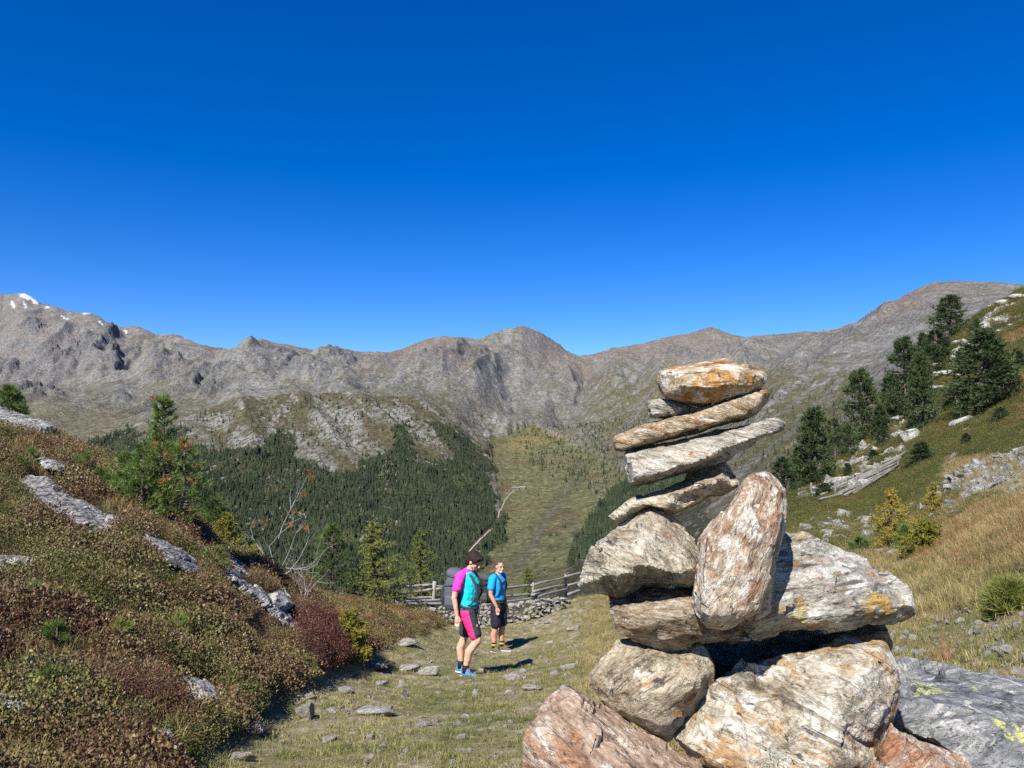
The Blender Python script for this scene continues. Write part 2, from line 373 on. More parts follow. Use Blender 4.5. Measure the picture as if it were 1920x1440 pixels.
def far_colors():
    PX, PY = project(XX, DD, ZF)
    wx = PX + 22 * fbm2(XX / 130, DD / 130, 4, 3); wy = PY + 12 * fbm2(XX / 130, DD / 130, 4, 5)
    n1 = fbm2(XX / 90, DD / 110, 6, 7, 0.6); n2 = fbm2(XX / 22, DD / 30, 4, 13, 0.65); n3 = fbm2(XX / 500, DD / 500, 4, 17)
    n4 = fbm2(XX / 9, DD / 14, 3, 27, 0.7)
    dzs = np.gradient(ZF, axis=1) / np.maximum(np.gradient(XX, axis=1), .1); dzd = np.gradient(ZF, axis=0) / np.gradient(DD, axis=0)
    slope = np.sqrt(dzs ** 2 + dzd ** 2)
    def L(*c): return np.array(c)
    grass = L(.122, .110, .052); moor = L(.105, .080, .045); rock = L(.205, .197, .182); scree = L(.270, .261, .243); red = L(.208, .166, .138)
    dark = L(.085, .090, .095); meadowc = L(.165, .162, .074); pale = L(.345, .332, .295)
    C = np.ones(XX.shape + (3,)) * (grass * 0.55 + rock * 0.45)
    def put(m, c):
        nonlocal C
        m = np.clip(m, 0, 1)[..., None]; C = C * (1 - m) + m * np.asarray(c)
    # alpine turf with rock showing through, more rock where steep and high
    high = sstep(790, 690, PY)
    put(sstep(0.02, 0.30, n1 * 0.75 + n2 * 0.45 + (slope - 0.45) * 0.55 + 0.16 * high), rock)
    put(0.85 * sstep(0.22, 0.42, n2 + 0.5 * n1) * sstep(2900, 1500, DD), pale)
    put(0.75 * sstep(0.05, 0.45, fbm2(XX / 70, DD / 420, 5, 33, 0.6) + 0.25 * high - 0.1) * high, scree)
    # reddish scree towards the crests
    crest = sstep(700, 80, KD[None, :] - DD)
    put(0.5 * crest * sstep(-0.05, 0.35, n3 + 0.45 * n1), red)
    for a in ((790,660,100,28,.0,.8),(690,690,60,18,0,.4),(1030,655,45,55,.9,.8),(1085,700,45,28,.3,.85),(1310,640,110,22,.1,.7),(1690,575,90,26,-.6,.8),(60,640,120,45,.3,.5),(250,650,90,30,.3,.4),(880,665,60,25,0,.5),(1200,665,120,22,0,.5),(1820,560,100,28,0,.4)):
        put(a[5] * blob(wx, wy, *a[:5]) * (0.7 + 0.8 * n2), red * 1.02)
    # lilac-grey slopes of the far left mountain
    put(0.55 * sstep(330, 60, wx) * sstep(740, 680, wy), L(.205, .184, .176))
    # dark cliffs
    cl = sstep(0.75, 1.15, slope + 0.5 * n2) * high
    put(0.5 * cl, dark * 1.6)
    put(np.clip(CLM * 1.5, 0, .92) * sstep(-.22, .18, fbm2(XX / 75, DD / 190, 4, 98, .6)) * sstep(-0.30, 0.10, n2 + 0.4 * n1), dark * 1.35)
    # pale boulder fields of the middle spur, streaming down to the right
    dgn = fbm2((XX * 0.8 + DD * 0.35) / 40, (DD * 0.8 - XX * 0.35) / 190, 5, 51, 0.6)
    spur = inpoly([(400,745),(560,735),(760,740),(900,780),(935,830),(900,880),(820,900),(700,880),(600,900),(440,880),(380,800)], wx, wy).astype(float)
    put(spur * 0.8, moor * 0.35 + grass * 0.6)
    put(spur * sstep(0.06, 0.22, dgn + 0.6 * n4 - 0.02), pale * 0.8)
    for a in ((480,830,45,18,.1,1),(640,800,60,45,.6,1),(700,850,80,22,.4,.9),(760,800,70,16,.6,.9),(830,815,60,14,.5,.8),(880,800,60,26,.4,.9),(590,850,40,24,.5,.8),(850,880,30,10,.6,.5),(560,930,20,14,0,.5),(900,760,60,30,.5,.5)):
        put(a[5] * blob(wx, wy, *a[:5]) * sstep(-0.18, 0.06, n4 + 0.5 * n2), pale * (0.80 + 0.12 * (a[5] - .5)))
    # light scree fans under the cliffs
    for a in ((480,728,50,16,.1,.8),(440,742,60,9,-.2,.7),(940,790,40,22,.6,.8),(1010,745,26,34,.7,.6),(960,750,20,30,.7,.5)):
        put(a[5] * blob(wx, wy, *a[:5]) * (0.75 + n2), scree * 1.06)
    # brown moor and grass belts
    put(0.6 * sstep(0.0, 0.35, n3 + 0.4 * n1) * sstep(700, 790, PY) * (1 - meadow), moor * 0.6 + grass * 0.5)
    put(0.65 * blob(wx, wy, 700, 790, 260, 40, .1) * sstep(0.0, 0.3, n1 - 0.1), moor * .6 + grass * .3)
    put(0.6 * blob(wx, wy, 120, 790, 160, 40, .1) * sstep(-0.3, 0.1, n1), L(.19, .165, .09))
    # right hand slope: streaks of turf and rubble running down to the left
    rs = sstep(1050, 1180, wx) * sstep(660, 720, PY)
    st = fbm2((XX * 0.55 + DD * 0.5) / 260, (DD * 0.5 - XX * 0.75) / 34, 5, 61, 0.6)
    put(rs * 0.85 * sstep(-0.18, 0.12, st), grass * 0.95 + moor * 0.2)
    put(rs * 0.5 * sstep(0.14, 0.36, -st + 0.5 * n4), scree * 0.85)
    put(rs * 0.7 * sstep(0.30, 0.42, n4 + 0.2 * n2), pale * 0.8)
    # valley meadow, stream bed, forest floor
    put(meadow * 0.95, meadowc); put(meadow * 0.5 * sstep(0.05, 0.4, n1), moor * 1.3); put(meadow * 0.6 * sstep(0.08, 0.3, n4 + .3 * n2), L(.24, .215, .13)); put(meadow * .6 * sstep(.05, .3, fbm2(XX / 40, DD / 60, 4, 201)), L(.105, .105, .05)); put(meadow * .55 * sstep(.1, .35, fbm2(XX / 120, DD / 160, 4, 203)), L(.16, .115, .06))
    put(0.9 * blob(wx, wy, 1000, 830, 70, 14, -.2), L(.23, .19, .085))
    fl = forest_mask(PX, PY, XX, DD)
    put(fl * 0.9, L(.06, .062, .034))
    rk = fl * sstep(0.30, 0.40, n4 + 0.6 * n1)
    put(rk * 0.8, pale * .9)
    C *= (0.90 + 0.30 * n2 + 0.24 * n4)[..., None]
    strm = [(955,1068),(975,1052),(985,1040),(1005,1012),(1018,992),(1025,972),(1035,955),(1052,940),(1060,920),(1075,905),(1085,888),(1090,870)]
    dmin = np.full(XX.shape, 1e9)
    for (x0, y0), (x1, y1) in zip(strm[:-1], strm[1:]):
        t = np.clip(((PX - x0) * (x1 - x0) + (PY - y0) * (y1 - y0)) / ((x1 - x0) ** 2 + (y1 - y0) ** 2), 0, 1)
        dmin = np.minimum(dmin, np.hypot(PX - (x0 + t * (x1 - x0)), (PY - (y0 + t * (y1 - y0)))))
    put(.6 * sstep(18, 5, dmin + 16 * n2), L(.105, .095, .06)); put(.6 * sstep(9, 1, dmin + 12 * n4 + 6 * n2) * sstep(-.05, .2, n4), L(.23, .22, .195))
    # snow patches on the highest summits
    sn = np.zeros(XX.shape)
    for a in ((50,556,15,6,.25,1),(64,565,11,4,.6,1),(25,573,3,11,-.4,.8),(47,572,3,8,-.5,.9),(122,596,10,2,.5,.7),(190,606,2,7,-.6,.8),(236,622,2,7,-.5,.8),(163,587,12,2,0,.7),(350,634,9,2,.3,.6),(88,577,5,3,0,.8)):
        sn = np.maximum(sn, a[5] * blob(PX + 5 * n4, PY + 4 * n2, *a[:5]))
    put(sstep(0.3, 0.9, sn + .7 * n4 + .3 * n2) * .9, L(.68, .70, .74))
    return np.clip(C, 0.01, 0.9)
FOREST = [(150,850),(230,820),(330,800),(400,850),(470,855),(540,800),(560,870),(620,885),(700,870),(760,790),(780,840),(850,870),(800,780),(850,800),(925,870),(925,905),(935,960),(948,1000),(915,1030),(900,1060),(880,1140),(300,1140),(150,1000)]
FOREST_R = [(1290,855),(1200,880),(1150,915),(1110,970),(1080,1020),(1060,1075),(1030,1130),(1330,1130),(1330,840)]
def forest_mask(PX, PY, X, D):
    wx = PX + 55 * fbm2(X / 120, D / 140, 5, 71, .6); wy = PY + 45 * fbm2(X / 120, D / 140, 5, 73, .6)
    m = inpoly(FOREST, wx, wy) & (DD_lim(D))
    m2 = inpoly(FOREST_R, PX + 14 * fbm2(X / 60, D / 60, 3, 75), PY + 10 * fbm2(X / 60, D / 60, 3, 76))
    return (m | m2).astype(float)
def DD_lim(D): return D < 2350

def build_far():
    nd, ns = XX.shape
    V = np.stack([XX, DD, ZF], -1).reshape(-1, 3)
    i = np.arange(nd * ns).reshape(nd, ns)
    Fc = np.stack([i[:-1, :-1], i[:-1, 1:], i[1:, 1:], i[1:, :-1]], -1).reshape(-1, 4)
    me = np_mesh('mountains', V, Fc)
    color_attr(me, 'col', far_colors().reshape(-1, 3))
    m = NT('mountain_ground', 0.95, 0.1)
    p = m.pos(); c = m.attr('col')
    n = m.noise(p, 0.11, 6, 0.7); n2 = m.noise(p, 0.5, 3, 0.6)
    c = m.mix(1.0, c, m.ramp(n, [(0.30, (.42, .42, .43)), (0.5, (1, 1, 1)), (0.70, (1.62, 1.60, 1.54))]), 'MULTIPLY')
    c = m.mix(m.math('MULTIPLY', m.step(n2, 0.58, 0.72), 0.5), c, (.10, .10, .09))
    nb = m.bump(m.noise(p, 0.05, 8, 0.74), 1.0, 16.0)
    o = link('mountains', me, m.done(c, nb)); tag(o, 'rocky alpine mountain range with valley floor and meadows', kind='structure')
    return o
build_far()

# ================================================================== NEAR GROUND
# (photograph x, y, distance) of points on the hillside around the camera
GP = [
 # path and meadow in the middle
 (750,1440,4.5),(560,1440,4.5),(1000,1440,4.4),(600,1335,6.8),(760,1330,7.2),(950,1340,6.8),(880,1270,10.15),(1010,1265,10.2),(700,1250,10),(930,1226,14.9),(800,1200,14),
 (850,1190,16.5),(1040,1200,16),(900,1172,18.6),(1040,1150,20),(800,1164,18.0),(1090,1122,24),(1150,1120,24),
 (640,1240,9.2),(520,1340,6.5),(420,1440,4.5),
 # left bank
 (200,1440,4.0),(0,1440,3.7),(-500,1440,3.4),(0,1200,5.4),(200,1200,6),(400,1200,7),(540,1180,8.6),(0,1050,7.2),(200,1020,8),(330,1050,8.4),(450,1100,9.2),(570,1150,10.5),(660,1180,12),
 (0,900,9),(100,885,9.6),(200,930,10),(300,985,10.3),(400,1040,10.8),
 (0,800,10.8),(60,815,11),(130,848,11.3),(200,885,11.8),(300,945,12.2),(380,1005,12.5),(450,1062,13),(560,1115,13.6),(700,1152,15.5),(790,1168,16.5),
 (-500,700,12),(-500,900,8.5),(-500,1100,5.5),(-1500,700,9),
 # behind the left crest
 (-500,800,18),(0,1000,17),(150,1080,17.5),(300,1120,17.5),(450,1150,18),(600,1170,18.5),(720,1178,20),(-500,1050,40),(0,1150,45),(450,1230,45),
 (820,1190,24),(950,1180,26),(1050,1160,29),(700,1250,45),(950,1280,45),(1150,1230,45),
 # right side
 (1100,1250,10.6),(1150,1185,14.5),(1250,1150,16),(1300,1110,21),(1300,1060,28),(1400,1020,28),(1300,1150,45),(1400,1040,45),
 (1300,1440,3.9),(1600,1400,3.6),(1750,1340,3.4),(1900,1300,3.3),(1900,1210,4.3),(1900,1110,6.1),(1900,1000,9.2),(1900,950,11.8),(1900,905,16),(1900,850,23),(1900,800,29),(1900,700,39),(1900,620,49),(1910,556,59),
 (1700,1250,5.0),(1700,1150,7.8),(1700,1080,11),(1700,1000,17),(1700,950,22),(1700,900,29),(1700,855,36),(1700,800,43),(1700,745,51),(1715,698,58),
 (1800,960,15),(1800,860,27),(1800,760,40),(1800,680,50),(1810,615,59),
 (1550,1100,12),(1550,1010,19),(1550,970,26),(1550,935,33),(1560,895,41),(1500,915,43),(1600,850,46),(1640,800,51),(1460,1010,22),(1470,940,38),(1430,1060,16),
 (2400,1300,2.6),(2400,1100,4.5),(2400,900,9),(2400,750,20),(2400,550,40),(2400,420,60),(3400,900,5),
 # behind the right crest
 (1460,1010,62),(1560,960,66),(1640,880,70),(1720,790,76),(1820,690,80),(1920,610,82),(2400,480,85),
]
D0 = 3.0
def _gpw():
    R = []
    for px, py, d in GP:
        p = at(px, py, d); R.append((p.x, p.y, p.z - EYE))
    # under and behind the camera
    R += [(0,0,-1.5),(-3,0,-1.5),(3,0,-1.35),(0,-1.5,-1.3),(-3,-1.5,-1.25),(3,-1.5,-1.1),(0,1.5,-1.55),(1.0,2.0,-1.5),(-1.5,2.0,-1.6),(7,0,-1.0),(-7,0,-1.3),(1.6,2.4,-1.38)]
    return np.array(R)
_G = _gpw()
def _q(x, y): return np.stack([2.6 * x / (y + D0), np.log(np.maximum(y + D0, 0.3))], -1)
_Q = _q(_G[:, 0], _G[:, 1]); _val = _G[:, 2] / (_G[:, 1] + D0)
def _U(r2): return np.where(r2 > 1e-12, r2 * np.log(np.maximum(r2, 1e-12)), 0)
def _solve():
    n = len(_Q); K = _U(((_Q[:, None] - _Q[None]) ** 2).sum(-1)) + 0.0015 * np.eye(n)
    P = np.concatenate([np.ones((n, 1)), _Q], 1)
    A = np.block([[K, P], [P.T, np.zeros((3, 3))]]); return np.linalg.solve(A, np.concatenate([_val, np.zeros(3)]))
_W = _solve()
def ground_base(x, y):
    x = np.asarray(x, float); y = np.asarray(y, float); sh = x.shape
    q = _q(x.ravel(), y.ravel()); out = np.empty(len(q))
    for i in range(0, len(q), 20000):
        qq = q[i:i + 20000]; U = _U(((qq[:, None] - _Q[None]) ** 2).sum(-1))
        out[i:i + 20000] = U @ _W[:-3] + _W[-3] + qq @ _W[-2:]
    return (out * (y.ravel() + D0)).reshape(sh) + EYE
PATH_EDGE = [(290,1480),(335,1440),(380,1400),(455,1345),(515,1295),(600,1262),(675,1228),(745,1205),(825,1172),(880,1160)]
_pe = np.array(PATH_EDGE, float)
def heath_mask(px, py):
    """1 on the heather bank left of the path"""
    edge = np.interp(py, _pe[::-1, 1], _pe[::-1, 0])
    return sstep(14, -22, px - edge)
def ground_z(x, y):
    z = ground_base(x, y)
    px, py = project(np.asarray(x, float), np.maximum(np.asarray(y, float), .5), z)
    h = heath_mask(px, py)
    near = sstep(-1, 5, y)
    bump = 0.05 * fbm2(x / 0.9, y / 0.9, 4, 101) * near + 0.016 * fbm2(x / 0.16, y / 0.16, 3, 107)
    bump = bump + h * near * (0.24 * fbm2(x / 0.85, y / 0.85, 4, 111, 0.5) + 0.05)
    bump = bump + sstep(18, 30, y) * (0.55 * fbm2(x / 5.0, y / 5.0, 5, 121, 0.55))
    return z + bump
def hit(px, py, d0=1.5, d1=80):
    """point where the line of sight through a photograph pixel meets the hillside"""
    a, b = ray(px, py); ds = np.geomspace(d0, d1, 900); zt = ground_z(a * ds, ds); zr = EYE + b * ds
    k = int(np.argmax(zt >= zr))
    if k == 0: k = int(np.argmin(np.abs(zt - zr)))
    return Vector((float(a * ds[k]), float(ds[k]), float(zt[k])))
def gz(x, y): return float(ground_z(np.array([x]), np.array([y]))[0])

def build_ground():
    s = np.concatenate([np.linspace(-1.5, -0.72, 40, endpoint=False), np.linspace(-0.72, 0.72, 470), np.linspace(0.72, 1.5, 40)[1:]])
    y = np.concatenate([np.linspace(-2.2, 2, 16, endpoint=False), np.geomspace(2, 90, 360)])
    S, Y = np.meshgrid(s, y); X = S * (Y + D0)
    Z = ground_z(X, Y)
    V = np.stack([X, Y, Z], -1).reshape(-1, 3); i = np.arange(X.size).reshape(X.shape)
    Fc = np.stack([i[:-1, :-1], i[:-1, 1:], i[1:, 1:], i[1:, :-1]], -1).reshape(-1, 4)
    me = np_mesh('ground', V, Fc)
    px, py = project(X, np.maximum(Y, .5), Z)
    h = heath_mask(px, py); n1 = fbm2(X / 1.3, Y / 1.3, 4, 131); n2 = fbm2(X / 0.2, Y / 0.2, 4, 135, 0.6); n3 = fbm2(X / 6, Y / 6, 4, 139)
    C = np.ones(X.shape + (3,)) * np.array([.225, .190, .105])
    def put(m, c):
        nonlocal C
        m = np.clip(m, 0, 1)[..., None]; C = C * (1 - m) + m * np.asarray(c)
    put(0.7 * sstep(0.0, 0.35, n1 + 0.5 * n2), (.145, .140, .055))
    put(0.8 * sstep(0.06, 0.30, n2 - 0.3 * n1), (.36, .31, .225))
    put(h, (.048, .034, .021)); put(h * 0.5 * sstep(0.0, 0.35, n1), (.075, .062, .028))
    r = sstep(1080, 1180, px) * (1 - h)
    put(r * 0.8, (.20, .155, .078)); put(r * 0.5 * sstep(0, .3, n1), (.14, .125, .055))
    hill = sstep(16, 30, Y) * sstep(1380, 1480, px)
    put(hill, (.115, .098, .045)); put(hill * 0.7 * sstep(0.0, 0.3, n3), (.165, .105, .055)); put(hill * 0.7 * sstep(0.0, 0.3, -n3), (.085, .098, .036))
    put(hill * 0.85 * sstep(0.28, 0.40, fbm2(X / 2.2, Y / 2.2, 4, 141, 0.6)), (.40, .38, .33))
    C *= (1 + 0.35 * n2)[..., None]
    color_attr(me, 'col', C.reshape(-1, 3))
    m = NT('hillside_soil', 0.95, 0.1); p = m.pos()
    c = m.mix(1.0, m.attr('col'), m.ramp(m.noise(p, 38, 5, 0.7), [(.3, (.45, .45, .45)), (.5, (1, 1, 1)), (.72, (1.6, 1.55, 1.4))]), 'MULTIPLY')
    o = link('ground', me, m.done(c, m.bump(m.noise(p, 45, 5, 0.7), 0.9, 0.02)))
    tag(o, 'alpine hillside turf sloping down to the fence', kind='structure')
build_ground()

# ================================================================== STONES
def rock_mat(name, cols, rust=None, lichen=None, black=0.25, white=0.2, rot=(0.3, 0.2, 0.1), stretch=(1, 1, 3.2), k=1.0, bump=1.0, orange=None, grain=1.0, layers=.6):
    """layered gneiss: foliation bands, mineral grain, rust stains, lichen"""
    m = NT(name, 0.85, 0.3); o = m.obj()
    seed = sum(ord(c) for c in name) % 97
    o_r = m.mapping(o, (1, 1, 1), rot)
    q = m.mapping(o_r, (stretch[0] * k, stretch[1] * k, stretch[2] * k), (0, 0, 0), (seed * .37, seed * .19, seed * .53))
    big = m.noise(q, 4.5, 5, 0.6, 0.8); mid = m.noise(q, 19, 6, 0.68, 0.6); fol = m.noise(q, 38, 4, 0.62, 0.8); gr = m.noise(o, 95 * k * grain, 4, 0.62)
    v = m.math('ADD', m.math('MULTIPLY', big, 0.46), m.math('ADD', m.math('MULTIPLY', mid, 0.34), m.math('MULTIPLY', fol, 0.20)))
    c = m.ramp(v, [(0.395, tuple(x * .75 for x in cols[0])), (0.455, cols[1]), (0.52, cols[2]), (0.585, cols[3])])
    if rust:
        rc, amt = rust; rn = m.noise(q, 6.0, 7, 0.66, 1.2)
        c = m.mix(m.math('MULTIPLY', m.step(rn, 0.64 - 0.30 * amt, 0.74 - 0.26 * amt), 0.88), c, m.ramp(mid, [(0.35, tuple(x * .5 for x in rc)), (0.62, rc)]))
    if white:
        c = m.mix(m.math('MULTIPLY', m.step(m.noise(q, 13, 6, 0.66, 0.6), 0.62 - 0.2 * white, 0.69 - 0.2 * white), 0.85), c, (.54, .515, .47))
    c = m.mix(1.0, c, m.ramp(gr, [(0.30, (.72, .71, .69)), (0.5, (1, 1, 1)), (0.70, (1.2, 1.19, 1.16))]), 'MULTIPLY')
    if black:
        c = m.mix(m.math('MULTIPLY', m.step(m.noise(q, 26, 5, 0.66, .8), 0.655 - 0.2 * black, 0.70 - 0.2 * black), 0.85), c, (.03, .028, .026))
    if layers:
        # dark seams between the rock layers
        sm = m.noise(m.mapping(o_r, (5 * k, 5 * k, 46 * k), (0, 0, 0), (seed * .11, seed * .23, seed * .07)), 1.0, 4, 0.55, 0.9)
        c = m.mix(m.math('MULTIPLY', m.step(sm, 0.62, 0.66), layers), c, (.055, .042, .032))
    for li in ([lichen] if lichen else []) + ([orange] if orange else []):
        lc, amt, sc = li
        ln = m.noise(o, sc, 6, 0.66, 0.3)
        sp = m.noise(o, 90, 3, 0.7)
        f = m.math('MULTIPLY', m.step(ln, 0.72 - 0.3 * amt, 0.76 - 0.3 * amt), m.step(sp, 0.34, 0.48))
        c = m.mix(m.math('MULTIPLY', f, 0.9), c, lc)
    h = m.math('ADD', m.math('MULTIPLY', mid, 0.9), m.math('ADD', m.math('MULTIPLY', fol, 0.50), m.math('MULTIPLY', gr, 0.10)))
    if layers: h = m.math('SUBTRACT', h, m.math('MULTIPLY', m.step(sm, 0.57, 0.66), 0.5 * layers))
    fr = m.noise(q, 9, 5, 0.55, 1.8)
    h = m.math('SUBTRACT', h, m.math('MULTIPLY', m.step(m.math('ABSOLUTE', m.math('SUBTRACT', fr, 0.5)), 0.010, 0.0), 0.30))
    return m.done(c, m.bump(h, min(1.0, 0.8 * bump), 0.022 / k))

def warm(c, f=.97):
    return tuple((min(.8, a[0] * f * 1.05), min(.8, a[1] * f), min(.8, a[2] * f * .90)) for a in c)
GREY = ((.10, .095, .085), (.225, .21, .185), (.335, .32, .285), (.47, .455, .42))
TAN = ((.12, .085, .055), (.26, .20, .135), (.37, .31, .225), (.50, .455, .38))
PINK = ((.15, .09, .065), (.29, .19, .145), (.38, .29, .235), (.50, .44, .39))
BROWN = ((.07, .048, .03), (.17, .115, .07), (.27, .205, .135), (.40, .34, .26))
WHITE = ((.17, .14, .10), (.34, .305, .245), (.50, .475, .42), (.64, .62, .58))
DARKG = ((.04, .042, .045), (.10, .105, .11), (.165, .17, .175), (.30, .30, .29))
YEL = (.42, .40, .09); ORA = (.40, .235, .035); RUST = (.36, .165, .05)
M_ = {}
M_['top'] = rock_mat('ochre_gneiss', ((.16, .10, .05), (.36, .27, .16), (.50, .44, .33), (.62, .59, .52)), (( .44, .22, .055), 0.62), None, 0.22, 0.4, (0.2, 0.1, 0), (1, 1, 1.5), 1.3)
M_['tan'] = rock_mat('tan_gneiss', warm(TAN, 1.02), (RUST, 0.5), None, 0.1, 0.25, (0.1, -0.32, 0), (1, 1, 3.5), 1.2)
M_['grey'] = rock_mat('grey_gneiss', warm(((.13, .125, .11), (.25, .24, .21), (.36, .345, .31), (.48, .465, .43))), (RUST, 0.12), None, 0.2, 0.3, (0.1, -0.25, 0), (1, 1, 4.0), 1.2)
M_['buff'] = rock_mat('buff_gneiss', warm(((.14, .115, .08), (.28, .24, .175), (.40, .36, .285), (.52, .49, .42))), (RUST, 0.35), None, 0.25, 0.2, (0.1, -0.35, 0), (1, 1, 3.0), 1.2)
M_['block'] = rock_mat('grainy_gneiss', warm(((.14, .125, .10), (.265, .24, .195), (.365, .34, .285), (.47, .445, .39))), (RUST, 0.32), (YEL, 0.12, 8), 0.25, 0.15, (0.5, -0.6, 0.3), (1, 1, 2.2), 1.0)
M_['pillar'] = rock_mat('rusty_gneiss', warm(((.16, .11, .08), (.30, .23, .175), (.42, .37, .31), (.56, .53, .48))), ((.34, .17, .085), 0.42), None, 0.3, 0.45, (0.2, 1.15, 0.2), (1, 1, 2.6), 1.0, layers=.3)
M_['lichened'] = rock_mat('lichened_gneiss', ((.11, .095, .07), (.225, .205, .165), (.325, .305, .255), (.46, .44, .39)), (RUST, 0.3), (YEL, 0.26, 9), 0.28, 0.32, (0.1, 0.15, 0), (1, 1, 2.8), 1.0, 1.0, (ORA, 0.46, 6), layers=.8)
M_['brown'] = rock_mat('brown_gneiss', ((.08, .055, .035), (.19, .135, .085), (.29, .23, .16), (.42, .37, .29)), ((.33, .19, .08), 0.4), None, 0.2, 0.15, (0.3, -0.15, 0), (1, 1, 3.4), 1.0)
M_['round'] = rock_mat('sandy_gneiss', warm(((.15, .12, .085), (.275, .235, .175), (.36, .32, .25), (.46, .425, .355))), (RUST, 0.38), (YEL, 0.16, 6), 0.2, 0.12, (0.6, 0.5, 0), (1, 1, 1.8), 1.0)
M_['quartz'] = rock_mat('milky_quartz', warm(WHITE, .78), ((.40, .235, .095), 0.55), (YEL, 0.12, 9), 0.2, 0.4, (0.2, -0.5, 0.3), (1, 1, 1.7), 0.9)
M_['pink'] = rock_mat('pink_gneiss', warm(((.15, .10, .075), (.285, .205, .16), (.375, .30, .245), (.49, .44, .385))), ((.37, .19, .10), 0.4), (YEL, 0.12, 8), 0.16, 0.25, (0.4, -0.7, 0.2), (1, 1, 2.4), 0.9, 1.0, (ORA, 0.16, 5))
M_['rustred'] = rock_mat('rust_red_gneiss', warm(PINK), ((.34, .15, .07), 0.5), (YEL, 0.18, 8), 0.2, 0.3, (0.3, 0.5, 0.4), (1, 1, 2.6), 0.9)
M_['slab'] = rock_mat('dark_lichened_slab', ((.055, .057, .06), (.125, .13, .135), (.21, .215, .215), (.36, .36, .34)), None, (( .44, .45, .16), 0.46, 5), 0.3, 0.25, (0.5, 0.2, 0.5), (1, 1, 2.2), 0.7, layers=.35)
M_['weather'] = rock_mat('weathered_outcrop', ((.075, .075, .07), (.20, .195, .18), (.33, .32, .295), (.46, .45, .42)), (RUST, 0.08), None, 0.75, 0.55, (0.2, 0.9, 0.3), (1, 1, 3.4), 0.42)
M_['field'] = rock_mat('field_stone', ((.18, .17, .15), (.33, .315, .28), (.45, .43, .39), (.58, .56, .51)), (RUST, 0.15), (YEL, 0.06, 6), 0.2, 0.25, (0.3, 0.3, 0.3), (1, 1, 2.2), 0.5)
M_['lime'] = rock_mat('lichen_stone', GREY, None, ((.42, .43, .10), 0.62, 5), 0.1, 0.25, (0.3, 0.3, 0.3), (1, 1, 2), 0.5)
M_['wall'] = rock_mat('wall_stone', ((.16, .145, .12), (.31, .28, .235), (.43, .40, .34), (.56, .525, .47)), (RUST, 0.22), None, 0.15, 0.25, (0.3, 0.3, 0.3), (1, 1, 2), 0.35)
M_['talus'] = rock_mat('talus_stone', ((.15, .148, .13), (.30, .292, .255), (.42, .41, .36), (.54, .525, .475)), (RUST, 0.12), (YEL, 0.1, 3), 0.45, 0.25, (0.3, 0.3, 0.3), (1, 1, 2), 0.22)

